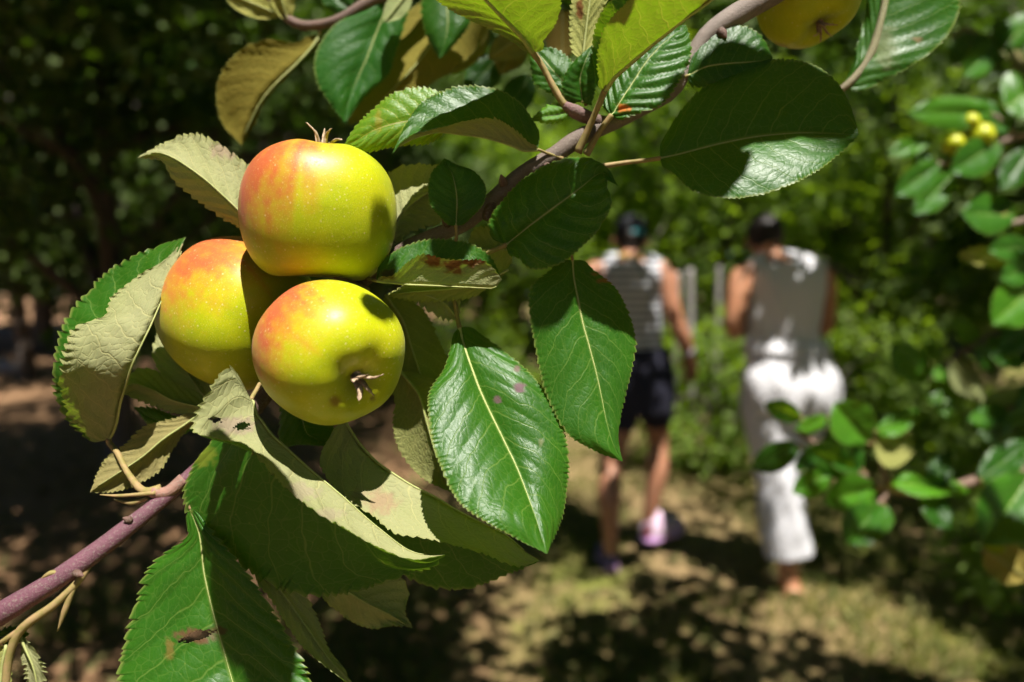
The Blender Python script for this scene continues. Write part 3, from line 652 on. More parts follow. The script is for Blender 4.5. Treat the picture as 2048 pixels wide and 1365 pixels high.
# ---- the main branch
def main_branch():
    br = empty('apple_branch', pt(1640, -80, -110)); tag(br, 'long sharp apple branch with serrated leaves crossing the picture behind the three apples', 'branch')
    purple, brown, grey = (.17, .06, .095), (.12, .065, .045), (.22, .17, .14)
    stem(br, [(-70, 1268, 150, 21), (0, 1228, 140, 21), (120, 1155, 110, 19), (250, 1060, 54, 17), (360, 970, -4, 16), (450, 885, -42, 15.5), (530, 792, -70, 15), (610, 670, -100, 15), (690, 595, -90, 15), (760, 535, -62, 15), (815, 495, -52, 15.5), (880, 468, -48, 15.5), (930, 447, -46, 16), (985, 400, -46, 17), (1050, 345, -48, 18), (1110, 310, -52, 18), (1155, 278, -60, 18), (1215, 250, -70, 18), (1285, 216, -82, 18), (1345, 180, -92, 18), (1378, 125, -98, 18), (1410, 75, -102, 20), (1470, 32, -106, 22), (1540, -10, -110, 25), (1640, -80, -110, 28)],
         tones=[(0, (.30, .13, .14), .9), (.03, purple, .9), (.25, purple, .85), (.33, brown, .8), (.5, (.13, .075, .055), .8), (.6, grey, .5), (.72, (.19, .145, .12), .7), (.9, (.30, .25, .22), .8), (1, grey, .6)])
    # buds and leaf scars along the wood
    for bx, by, bz, tx, ty, tz, rr in [(898, 452, -36, 884, 436, -24, 7), (1008, 372, -32, 1002, 350, -22, 8), (1092, 330, -40, 1104, 350, -28, 7), (262, 1042, 58, 246, 1036, 68, 6), (150, 1146, 116, 166, 1152, 126, 6), (1440, 62, -90, 1452, 76, -78, 9), (432, 908, -8, 420, 900, 4, 6), (1300, 200, -66, 1312, 214, -56, 8)]:
        stem(br, [(bx, by, bz, rr), (bx * .6 + tx * .4, by * .6 + ty * .4, bz * .6 + tz * .4, rr * 1.15), (tx, ty, tz, rr * .3)], n=9, seg=9, name='bud', tones=[(0, brown, .8), (1, (.20, .10, .08), .8)])
    # side spurs
    stem(br, [(1215, 250, -70, 15), (1175, 235, -55, 14), (1140, 218, -45, 13), (1128, 210, -42, 9)], n=20, name='spur', tones=[(0, brown, .7), (1, (.25, .13, .13), .8)])
    stem(br, [(985, 402, -46, 13), (975, 425, -34, 10), (972, 440, -30, 6)], n=12, name='spur', tones=[(0, brown, .7), (1, brown, .8)])
    stem(br, [(368, 958, -2, 12), (332, 986, 14, 13), (302, 985, 24, 10)], n=12, name='bud_scar', tones=[(0, (.30, .16, .13), .9), (1, (.42, .22, .16), .9)])
    # lower left leaf stalks
    stem(br, [(178, 1130, 92, 5), (160, 1158, 102, 7), (110, 1208, 118, 7), (40, 1262, 130, 8.5), (22, 1300, 132, 7.5), (8, 1400, 135, 6.5)], n=30, name='petiole', mat=PETIOLE)
    stem(br, [(45, 1258, 130, 6), (0, 1284, 134, 6), (-40, 1300, 136, 5)], n=12, name='petiole', mat=PETIOLE)
    stem(br, [(160, 1152, 100, 3.5), (146, 1180, 108, 5), (132, 1215, 112, 5.5), (115, 1263, 114, 1)], n=16, name='stipule', mat=PETIOLE)
    stem(br, [(312, 986, 28, 4.5), (270, 990, 34, 4), (235, 992, 36, 3), (200, 990, 36, 1)], n=16, name='stipule', mat=PETIOLE)
    stem(br, [(295, 996, 24, 4), (262, 1006, 28, 5), (238, 1002, 28, 2), (228, 1000, 28, 1)], n=12, name='stipule', mat=PETIOLE)
    stem(br, [(120, 1148, 118, 2), (104, 1146, 122, 5), (92, 1152, 124, 4), (82, 1158, 124, 1)], n=12, name='stipule', mat=PETIOLE)
    Lf = lambda rows, **k: leaf(br, rows, **k)
    YEL = (1.05, 1.05, .7)
    # upper-left pale leaf behind the topmost apple
    Lf([(540, 480, -90), ((530, 380, -110), (500, 452, -60), (488, 464, -80)), ((509, 340, -100), (470, 417, -42), (466, 449, -68)), ((474, 314, -95), (440, 388, -34), (435, 428, -66)), ((431, 285, -92), (408, 360, -28), (404, 406, -64)), ((392, 268, -88), (375, 335, -26), (372, 383, -60)), ((361, 271, -76), (348, 318, -28), (345, 358, -52)), ((320, 289, -60), (316, 307, -32), (325, 324, -46)), (275, 316, -40)],
       under=True, teeth=17, th=6, bulge=(14, -4), pucker=4, wav=3, label='pale downy leaf underside behind the topmost apple', petiole=[(580, 520, -100)], marks=[(455, 300, 40, 18, (.5, .33, .27), .55, 0), (424, 294, 4, 4, (.3, .08, .04), .9, 0), (478, 332, 4, 4, (.3, .08, .04), .9, 0)])
    # folded leaf at the far left
    Lf([(217, 880, -76), ((172, 870, -50), (228, 846, -52), (166, 868, -74)), ((141, 835, -6), (236, 802, -18), (134, 836, -50)), ((125, 790, 36), (247, 765, 14), (114, 795, -26)), ((122, 745, 64), (262, 727, 32), (108, 742, -10)), ((130, 700, 62), (281, 686, 30), (115, 690, -14)), ((150, 655, 44), (300, 645, 14), (133, 640, -34)), ((205, 636, 18), (318, 603, -10), (163, 598, -54)), ((228, 592, -12), (337, 560, -34), (214, 545, -74)), ((285, 545, -44), (352, 522, -54), (284, 508, -84)), ((340, 510, -64), (362, 495, -68), (335, 490, -86)), (372, 474, -80)],
       under=True, teeth=19, th=9, bulge=(8, -6), pucker=4.5, wav=5, petiole=[(234, 905, -52), (258, 950, -10), (292, 984, 22), (322, 978, 16)], pr=(10, 6), label='leaf folded along its rib, pale underside out, at the far left')
    # behind the left apple
    Lf([(430, 815, -150), ((345, 770, -160), (392, 770, -140), (440, 770, -150)), ((308, 722, -180), (362, 728, -150), (430, 720, -170)), ((312, 678, -200), (345, 690, -165), (390, 670, -190)), (324, 640, -200)], under=True, pucker=3, teeth=16)
    Lf([(450, 826, -110), ((390, 780, -150), (395, 816, -100), (395, 834, -112)), ((340, 752, -160), (345, 803, -98), (340, 822, -112)), ((290, 736, -160), (300, 781, -100), (295, 806, -116)), ((262, 748, -145), (268, 770, -105), (266, 795, -116)), (241, 786, -112)], under=True, pucker=2, teeth=16)
    Lf([(400, 850, -150), ((350, 832, -150), (350, 850, -140), (355, 868, -150)), ((300, 815, -150), (300, 835, -140), (310, 860, -150)), (268, 815, -150)], pucker=2)
    # olive leaf behind the left petiole
    Lf([(398, 830, -60), ((350, 836, -70), (365, 853, -58), (372, 864, -70)), ((290, 854, -66), (325, 880, -50), (342, 905, -66)), ((248, 891, -60), (285, 915, -40), (318, 942, -50)), ((215, 915, -52), (240, 945, -30), (262, 974, -40)), ((195, 945, -46), (208, 966, -26), (222, 984, -32)), (180, 985, -26)], under=True, color=(.85, .72, .6), pucker=3, petiole=[(430, 820, -70)])
    # holed leaf folded over: pale flap and dark green lower half
    Lf([(503, 800, 40), ((456, 737, 84), (512, 828, 58), (420, 885, 14)), ((405, 806, 124), (526, 846, 72), (387, 930, 14)), ((388, 862, 150), (545, 873, 84), (367, 985, 14)), ((440, 878, 164), (575, 900, 94), (379, 1030, 14)), ((490, 892, 176), (610, 932, 100), (430, 1080, 18)), ((530, 935, 186), (645, 962, 104), (490, 1135, 24)), ((580, 983, 194), (685, 997, 108), (560, 1175, 32)), ((640, 1027, 192), (725, 1033, 110), (640, 1190, 42)), ((700, 1060, 184), (768, 1068, 112), (720, 1178, 54)), ((770, 1097, 166), (815, 1103, 114), (800, 1150, 70)), ((838, 1116, 138), (852, 1113, 116), (862, 1131, 92)), (890, 1110, 108)],
       under=True, teeth=19, th=9, bulge=(10, -10), pucker=3, wav=5, groove=0, res=(260, 34), holes=[(431, 840, 13, 6, .15), (485, 853, 15, 8, -.1)], label='pale leaf with two holes folded over its dark green half', petiole=[(512, 782, 20), (522, 768, -30), (540, 775, -70)], pr=(7, 4.5),
       marks=[(470, 850, 46, 20, (.42, .26, .25), .5, -1), (600, 985, 40, 18, (.45, .3, .28), .35, -1), (660, 1030, 30, 12, (.45, .3, .28), .35, -1), (405, 915, 26, 22, (.30, .32, .03), .5, 1)])
    # big leaf at the bottom left, torn
    Lf([(380, 1016, 10), ((375, 1072, 16), (397, 1065, 14), (412, 1050, 24)), ((331, 1106, 16), (403, 1105, 20), (447, 1092, 38)), ((298, 1139, 26), (409, 1150, 24), (497, 1150, 46)), ((276, 1200, 40), (424, 1215, 30), (538, 1214, 52)), ((250, 1285, 64), (445, 1290, 50), (580, 1280, 64)), ((238, 1365, 92), (470, 1375, 76), (615, 1355, 84)), ((262, 1440, 118), (500, 1450, 104), (622, 1440, 110)), (545, 1560, 140)],
       teeth=22, th=8, bulge=(8, 6), pucker=3, wav=5, res=(270, 36), holes=[(392, 1272, 36, 9, -.28)], marks=[(392, 1272, 46, 15, (.16, .06, .03), .85, 0), (438, 1262, 20, 10, (.16, .06, .03), .7, 0), (340, 1300, 10, 22, (.28, .13, .03), .5, -1)], petiole=[(392, 990, 10), (400, 960, 10)], label='large glossy leaf with a brown tear at the bottom left')
    # pale leaf under it, bottom
    Lf([(512, 1146, 0), ((536, 1192, 22), (560, 1185, 4), (600, 1180, -10)), ((566, 1238, 24), (597, 1235, 4), (634, 1237, -14)), ((606, 1292, 28), (634, 1290, 8), (658, 1297, -10)), ((647, 1331, 30), (666, 1332, 12), (688, 1342, -4)), (725, 1392, 0)], under=True, pucker=2, teeth=15, bulge=(4, 4))
    # pale crumpled leaf behind, bottom centre
    Lf([(640, 1150, -70), ((725, 1135, -80), (690, 1180, -62), (655, 1202, -80)), ((792, 1148, -90), (732, 1206, -62), (702, 1246, -84)), ((818, 1185, -84), (772, 1226, -64), (750, 1259, -76)), ((808, 1226, -74), (797, 1241, -66), (790, 1250, -70)), (826, 1257, -66)], under=True, wav=8, pucker=4, th=3)
    # folded pale leaf right of it
    Lf([(689, 843, -30), ((660, 872, -10), (698, 860, -30), (690, 880, -40)), ((640, 915, 12), (715, 887, -28), (682, 940, -50)), ((653, 955, 34), (745, 918, -26), (694, 1010, -60)), ((690, 996, 50), (782, 947, -20), (734, 1070, -66)), ((740, 1030, 64), (822, 973, -14), (784, 1130, -66)), ((795, 1068, 76), (866, 994, -8), (834, 1165, -64)), ((850, 1074, 82), (915, 1023, 0), (900, 1180, -56)), ((910, 1088, 84), (962, 1047, 10), (965, 1168, -40)), ((975, 1110, 78), (1012, 1072, 22), (1015, 1148, -14)), ((1035, 1132, 60), (1053, 1106, 34), (1046, 1137, 16)), (1080, 1122, 36)],
       under=True, teeth=18, th=6, bulge=(8, -8), pucker=3, wav=4, groove=0, petiole=[(688, 825, -30), (684, 790, -60)], marks=[(760, 1005, 34, 26, (.42, .22, .16), .55, -1), (720, 990, 20, 14, (.42, .25, .2), .4, -1)], label='pale leaf folded along its rib under the lowest apple')
    # shaded olive leaves behind the glossy one
    Lf([(800, 742, -120), ((790, 800, -130), (835, 785, -110), (880, 770, -125)), ((788, 860, -130), (855, 850, -108), (922, 850, -125)), ((805, 910, -128), (872, 910, -108), (932, 910, -125)), ((845, 955, -124), (888, 950, -110), (924, 950, -122)), (910, 988, -118)], under=True, color=(.8, .8, .6), rib=4, petiole=[(770, 715, -120)])
    Lf([(772, 590, -150), ((768, 650, -165), (805, 640, -145), (848, 622, -160)), ((775, 720, -168), (825, 700, -145), (876, 678, -160)), ((790, 790, -165), (845, 760, -145), (898, 735, -160)), ((820, 830, -160), (865, 815, -148), (905, 800, -158)), (892, 872, -150)], under=True, color=(.75, .8, .55))
    Lf([(580, 760, -130), ((560, 840, -140), (600, 820, -125), (650, 800, -140)), ((565, 890, -140), (615, 868, -122), (665, 840, -140)), ((600, 890, -138), (635, 880, -128), (668, 868, -138)), (660, 892, -130)], color=(.7, .8, .6))
    # glossy hanging leaf
    Lf([(919, 655, -50), ((903, 690, -26), (927, 685, -34), (965, 668, -50)), ((889, 735, 6), (942, 730, -8), (1012, 706, -30)), ((860, 783, 46), (960, 778, 16), (1062, 748, -2)), ((858, 835, 76), (984, 830, 38), (1108, 808, 22)), ((867, 895, 106), (1010, 884, 60), (1128, 862, 40)), ((889, 950, 136), (1033, 932, 84), (1138, 920, 56)), ((920, 1006, 166), (1052, 980, 110), (1134, 985, 74)), ((965, 1042, 184), (1066, 1018, 134), (1124, 1038, 98)), ((1020, 1068, 192), (1079, 1054, 158), (1110, 1074, 132)), (1094, 1108, 188)],
       teeth=12, th=3.8, bulge=(12, 9), pucker=1.7, wav=5, res=(270, 36), rib=4, petiole=[(912, 620, -64), (906, 575, -66), (903, 540, -66)], pr=(6, 5), label='big glossy bright green leaf hanging right of the apples',
       marks=[(1037, 776, 14, 9, (.22, .09, .14), .8, 0), (995, 800, 8, 7, (.24, .11, .15), .7, 0), (1034, 737, 9, 7, (.24, .12, .12), .7, 0), (1082, 885, 6, 10, (.30, .28, .14), .5, 0)])
    # half shaded leaf right of it
    Lf([(1145, 520, -40), ((1100, 541, -26), (1148, 555, -34), (1187, 541, -50)), ((1061, 577, -14), (1156, 598, -24), (1230, 578, -50)), ((1061, 640, -4), (1166, 645, -14), (1259, 632, -44)), ((1073, 705, 8), (1180, 695, -2), (1271, 688, -34)), ((1086, 765, 20), (1193, 745, 8), (1263, 735, -22)), ((1105, 815, 32), (1204, 795, 20), (1249, 790, -8)), ((1140, 872, 44), (1216, 850, 34), (1238, 840, 8)), ((1195, 903, 50), (1229, 892, 44), (1236, 882, 26)), (1246, 924, 48)],
       teeth=13, th=3.6, bulge=(8, 8), pucker=1.5, wav=5, res=(190, 18), rib=3.0, petiole=[(1140, 498, -44), (1120, 440, -60)], marks=[(1212, 562, 22, 7, (.42, .2, .04), .9, 1), (1190, 548, 12, 5, (.42, .2, .04), .7, 1)], label='green leaf with a scorched upper edge in front of the striped walker')
    # shaded leaf with curled tip above it
    Lf([(1012, 490, -10), ((978, 457, -14), (1040, 467, 4), (1035, 515, 0)), ((984, 430, -12), (1066, 446, 12), (1064, 538, 14)), ((1005, 402, -12), (1095, 424, 16), (1115, 530, 24)), ((1040, 365, -14), (1122, 404, 16), (1165, 492, 22)), ((1085, 335, -18), (1148, 385, 14), (1200, 455, 14)), ((1130, 318, -22), (1170, 368, 10), (1222, 410, 2)), ((1180, 318, -20), (1190, 352, 4), (1214, 380, -6)), ((1206, 336, -10), (1206, 345, 0), (1215, 358, -4)), (1238, 374, 16)],
       teeth=11, th=3.4, bulge=(14, 12), pucker=5, wav=3, res=(170, 16), rib=3.4, petiole=[(990, 500, -14), (955, 512, -40), (925, 500, -50)], pr=(6, 5), label='dark green leaf with a curled tip on the branch')
    # small round leaf on the branch
    Lf([(912, 452, 0), ((885, 439, 4), (913, 432, 2), (940, 438, 0)), ((860, 408, 8), (914, 400, 4), (968, 405, 2)), ((857, 370, 8), (910, 370, 6), (970, 370, 2)), ((866, 341, 6), (903, 345, 4), (946, 342, 0)), ((880, 327, 2), (893, 331, 2), (914, 331, -2)), (889, 316, 0)], teeth=9, th=2, pucker=1.6, petiole=[(913, 470, -6), (911, 490, -24)], color=(.8, .85, .9), label='small round dark leaf standing on the branch')
    # pale leaf between the topmost apple and the branch
    Lf([(785, 480, -70), ((768, 395, -100), (800, 435, -70), (812, 468, -84)), ((778, 346, -120), (830, 405, -74), (846, 455, -88)), ((815, 330, -124), (862, 384, -78), (884, 442, -92)), ((868, 330, -122), (890, 366, -86), (905, 410, -96)), (915, 340, -100)], under=True, pucker=5, teeth=17, th=5, rib=4)
    # arched folded leaf top centre
    Lf([(1076, 300, -20), ((1060, 288, -6), (1050, 301, -14), (1068, 246, -40)), ((1036, 266, 14), (1030, 293, -4), (1040, 207, -40)), ((1006, 245, 30), (1005, 284, 6), (1005, 183, -34)), ((980, 237, 40), (970, 275, 14), (955, 172, -28)), ((940, 242, 42), (920, 268, 18), (910, 174, -24)), ((900, 252, 40), (879, 264, 22), (876, 187, -16)), ((860, 262, 38), (845, 271, 26), (843, 206, -6)), ((825, 271, 36), (818, 281, 30), (820, 234, 8)), ((803, 286, 36), (800, 292, 33), (802, 268, 22)), (785, 308, 34)],
       under=True, teeth=11, th=4, bulge=(4, -8), pucker=2, wav=2, groove=0, petiole=[(1092, 306, -30), (1125, 318, -45)], color=(.9, .9, .85), label='arched dark leaf folded along its rib above the branch')
    # yellow leaf behind it
    Lf([(905, 232, -60), ((866, 180, -70), (860, 240, -50), (860, 287, -64)), ((820, 178, -66), (815, 243, -46), (820, 291, -60)), ((780, 192, -60), (780, 250, -42), (775, 295, -54)), ((745, 220, -54), (745, 262, -40), (740, 304, -50)), ((712, 252, -48), (718, 278, -40), (708, 302, -46)), (687, 293, -44)], teeth=13, th=4, color=(3.2, 1.9, 1.3), pucker=2, label='yellow-green leaf behind the arched dark one', marks=[(757, 245, 8, 22, (.42, .28, .02), .5, 0)])
    # two leaves at the top lit from above
    Lf([(1066, 106, -30), ((1028, 86, 0), (1045, 75, -4), (1087, 82, -2)), ((988, 63, 26), (1020, 48, 30), (1110, 48, 34)), ((933, 36, 60), (990, 18, 68), (1122, 3, 84)), ((878, 5, 100), (955, -20, 112), (1112, -60, 150)), ((850, -40, 150), (915, -65, 160), (1050, -110, 200)), (850, -130, 220)],
       under=True, rib=6, teeth=13, th=4, pucker=2.5, bulge=(5, 5), color=YEL, petiole=[(1080, 125, -36), (1110, 180, -42), (1132, 214, -44)], pr=(9, 6.5), label='yellow-green leaf lit through from above, top centre')
    Lf([(1209, 184, 0), ((1197, 155, 34), (1225, 158, 28), (1190, 150, -20)), ((1195, 120, 76), (1255, 130, 60), (1185, 110, -20)), ((1200, 85, 116), (1290, 100, 94), (1187, 78, -10)), ((1215, 50, 156), (1325, 72, 126), (1195, 45, 20)), ((1245, 12, 196), (1365, 42, 160), (1216, 8, 60)), ((1290, -25, 236), (1400, 15, 190), (1262, -30, 100)), ((1350, -50, 260), (1437, -12, 222), (1330, -62, 150)), (1480, -50, 262)],
       under=True, rib=5, teeth=15, th=4, pucker=3, bulge=(6, -4), groove=0, color=YEL, petiole=[(1200, 205, -6), (1175, 262, -30), (1155, 306, -46)], pr=(9, 6.5), marks=[(1277, 69, 4, 4, (.02, .02, .01), .9, -1), (1410, 8, 14, 7, (.5, .25, .08), .8, 0)], label='yellow-green leaf with glowing veins at the top, right of centre')
    # crinkled glossy leaf behind it
    Lf([(1222, 232, -30), ((1205, 190, -50), (1240, 202, -30), (1262, 232, -20)), ((1220, 150, -62), (1265, 163, -36), (1322, 210, -22)), ((1245, 115, -72), (1292, 122, -44), (1356, 166, -32)), ((1285, 85, -80), (1322, 88, -54), (1379, 120, -44)), ((1325, 60, -84), (1350, 66, -64), (1381, 88, -58)), (1372, 50, -74)], pucker=8, teeth=12, wav=4, petiole=[(1205, 255, -36), (1172, 310, -46)], pr=(8, 6), marks=[(1247, 217, 14, 9, (.75, .22, .03), .95, 1)], label='crinkled glossy leaf with an orange rust spot')
    # large leaf on the right
    Lf([(1320, 317, -30), ((1335, 262, -44), (1348, 311, -26), (1345, 346, -6)), ((1375, 205, -64), (1395, 298, -22), (1385, 382, 22)), ((1430, 158, -76), (1445, 285, -18), (1450, 396, 44)), ((1495, 128, -82), (1505, 274, -16), (1515, 389, 56)), ((1560, 119, -82), (1560, 268, -14), (1580, 369, 56)), ((1622, 128, -76), (1615, 265, -12), (1640, 339, 44)), ((1672, 164, -60), (1660, 266, -10), (1681, 307, 22)), ((1701, 212, -36), (1692, 268, -8), (1703, 283, 6)), (1718, 270, 0)],
       teeth=11, th=4, bulge=(10, 8), pucker=1.5, wav=4, res=(190, 18), rib=3.2, petiole=[(1300, 320, -34), (1250, 326, -44), (1200, 334, -50)], pr=(6, 4.6), label='large dark leaf with a sunlit lower edge right of the branch')
    # dark leaf behind, upper right
    Lf([(1375, 152, -80), ((1395, 90, -90), (1410, 135, -75), (1400, 175, -84)), ((1435, 56, -96), (1450, 128, -72), (1442, 190, -84)), ((1482, 52, -96), (1492, 125, -74), (1482, 182, -86)), ((1522, 72, -92), (1522, 122, -78), (1517, 152, -86)), (1546, 116, -82)], color=(.75, .8, .8), petiole=[(1360, 158, -84), (1335, 176, -90)])
    # scorched folded leaf beside the apples
    Lf([(752, 562, 10), ((785, 552, 26), (790, 566, 14), (780, 510, -10)), ((815, 526, 40), (818, 568, 20), (815, 490, -16)), ((846, 510, 48), (850, 569, 24), (850, 481, -18)), ((890, 519, 50), (890, 571, 26), (890, 480, -16)), ((930, 521, 50), (930, 573, 28), (925, 484, -12)), ((965, 522, 48), (965, 575, 30), (958, 496, -4)), ((986, 536, 44), (986, 574, 32), (985, 520, 8)), (1004, 560, 34)],
       under=True, teeth=11, th=3.5, bulge=(3, -5), pucker=2, wav=2, groove=0, petiole=[(735, 556, -20)], marks=[(868, 518, 26, 17, (.20, .06, .02), .95, -1), (905, 530, 28, 16, (.22, .07, .03), .95, -1), (945, 524, 30, 12, (.20, .06, .02), .95, -1), (916, 542, 12, 12, (.22, .08, .03), .9, -1), (775, 550, 22, 12, (.12, .04, .03), .7, 0)], label='folded leaf with a scorched brown margin beside the topmost apple')
    Lf([(1016, 540, -40), ((958, 556, -46), (955, 570, -36), (950, 592, -48)), ((880, 566, -50), (880, 580, -38), (880, 602, -52)), ((820, 566, -54), (815, 585, -42), (820, 602, -54)), (768, 592, -50)], under=True, color=YEL)
    Lf([(812, 578, -60), ((862, 568, -64), (850, 590, -56), (836, 606, -64)), ((906, 574, -66), (886, 605, -58), (860, 622, -64)), ((919, 610, -64), (905, 625, -60), (890, 638, -62)), (917, 640, -60)], under=True, th=8, teeth=15, wav=5)
    Lf([(1025, 500, -80), ((992, 465, -94), (985, 500, -80), (1002, 545, -90)), ((955, 455, -98), (950, 500, -82), (985, 578, -92)), (922, 522, -86)], under=True, color=(1.1, 1.1, .9), wav=5)
    # spur leaves top centre
    Lf([(1140, 218, -46), ((1118, 208, -50), (1120, 228, -42), (1124, 243, -44)), ((1090, 214, -50), (1092, 232, -40), (1096, 247, -42)), (1062, 240, -36)], color=(2.2, 1.7, 1.2), res=(80, 9))
    Lf([(1150, 205, -60), ((1105, 190, -64), (1130, 170, -56), (1165, 160, -60)), ((1070, 165, -72), (1100, 135, -60), (1140, 120, -66)), ((1062, 130, -78), (1080, 110, -70), (1110, 100, -74)), (1066, 95, -78)], res=(100, 10), wav=5)
    Lf([(1165, 205, -40), ((1125, 180, -36), (1160, 160, -30), (1188, 190, -36)), ((1135, 140, -28), (1170, 125, -22), (1196, 150, -30)), (1185, 90, -30)], res=(100, 10), color=(.8, .85, .8))
    Lf([(1165, 120, -90), ((1140, 70, -100), (1172, 60, -90), (1196, 70, -100)), ((1142, 10, -100), (1180, 0, -90), (1212, 0, -100)), ((1155, -50, -100), (1188, -60, -92), (1215, -50, -100)), (1196, -110, -100)], under=True, color=YEL, marks=[(1160, 20, 8, 22, (.2, .06, .02), .9, -1)], petiole=[(1170, 150, -92), (1172, 210, -70)])
    # lower left corner leaves
    Lf([(12, 1290, 132), ((-20, 1310, 140), (5, 1320, 134), (20, 1310, 130)), ((-50, 1360, 150), (0, 1370, 138), (22, 1360, 134)), (0, 1470, 140)], under=True, res=(80, 9), color=YEL)
    Lf([(40, 1270, 120), ((45, 1300, 118), (52, 1298, 122), (62, 1296, 124)), ((50, 1330, 118), (66, 1330, 124), (82, 1328, 126)), ((55, 1370, 118), (75, 1370, 124), (88, 1370, 126)), (84, 1420, 122)], under=True, th=9, teeth=16, res=(90, 9))
    Lf([(-10, 1275, 118), ((10, 1258, 116), (12, 1272, 120), (10, 1290, 118)), ((30, 1254, 114), (32, 1270, 118), (30, 1290, 116)), (60, 1268, 112)], res=(60, 8))
    # unseen leaves added above the picture to throw shade on the ones below (each squarely facing the sun)
    S3 = np.array(SUN); e1 = np.cross(np.array(FW), S3); e1 /= np.linalg.norm(e1); e2 = np.cross(S3, e1); mpx = .30 / F
    if e1[0] < 0: e1 = -e1
    if e2[2] < 0: e2 = -e2
    for x, y, z, t, hl, hw, th_ in [(1400, 285, -20, .30, 115, 85, .5), (1480, 195, -40, .27, 125, 90, .1), (1560, 180, -40, .31, 130, 85, .2), (1655, 205, -30, .28, 100, 66, .2), (1450, 345, 20, .33, 60, 36, .6), (1070, 425, 10, .29, 100, 66, .9), (1060, 480, 10, .32, 80, 60, .3), (1615, 30, -205, .25, 140, 110, .4), (922, 385, 5, .28, 72, 46, 1.4), (1130, 490, 20, .27, 70, 40, 1.0),
                                    (775, 440, 68, .28, 48, 24, 1.3), (760, 610, 112, .30, 46, 28, 1.2), (462, 1200, 36, .30, 95, 34, -1.05), (535, 1275, 60, .33, 110, 52, -.9)]:
        cc = np.array(pt(x, y, z)) + S3 * t; d = (e1 * math.cos(th_) + e2 * math.sin(th_)) * hl * mpx; w = (-e1 * math.sin(th_) + e2 * math.cos(th_)) * hw * mpx; n_ = S3 * .001
        q_ = lambda p: tuple(to_px(p))
        Lf([q_(cc - d)] + [(q_(cc + d * f + w * k + n_), q_(cc + d * f), q_(cc + d * f - w * k + n_)) for f, k in ((-.8, .6), (-.35, 1), (.2, .95), (.65, .55))] + [q_(cc + d)], res=(60, 8))
        hang = np.array([cc - d * .9 + S3 * k for k in (0, .1, .3, .6, .95)]); v, f = tube_data(spline(hang, 12), np.linspace(.0007, .0018, 12), 6); mesh_obj('twig', v, f, BARK, br, hang[-1])  # stalk added along the sun line, so its shadow stays within the leaf's
    return br
main_branch()
# ================================================================ blurred branches at middle distance
def sleaf(parent, b, t, D, wl, wr, under=False, zt=0, zl=0, zr=0, bend=0, color=(1, 1, 1), bz=0, tilt=0.0, **k):
    """plain leaf from base pixel to tip pixel with half widths in pixels"""
    b = np.array([*b, bz], float); t = np.array([*t, bz + zt], float); d = t - b; ln = np.linalg.norm(d[:2]); T = d[:2] / ln; S = np.array([T[1], -T[0]])
    rows = [tuple(b)]
    for f, w in ((.1, .55), (.3, .93), (.5, 1.0), (.7, .84), (.87, .45)):
        m = b + d * f; m[:2] += S * bend * math.sin(math.pi * f); m[2] += abs(bend) * .4 * math.sin(math.pi * f)
        l = m.copy(); l[:2] += S * wl * w; l[2] += zl * w; r = m.copy(); r[:2] -= S * wr * w; r[2] += zr * w
        for p in (l, m, r): p[2] += tilt * (p[1] - b[1])
        rows.append((tuple(l), tuple(m), tuple(r)))
    t[2] += tilt * (t[1] - b[1]); rows.append(tuple(t))
    sc = max(.3, ln / 330.0)
    kw = dict(res=(70, 8), teeth=12 * sc + 3, th=6 * sc, pucker=2.5 * sc, wav=9 * sc, bulge=(8 * sc, 5 * sc), rib=3 * sc + .5, base_round=True); kw.update(k)
    return leaf(parent, rows, under, D, color=color, **kw)
YEL = (1.1, 1.05, .6)
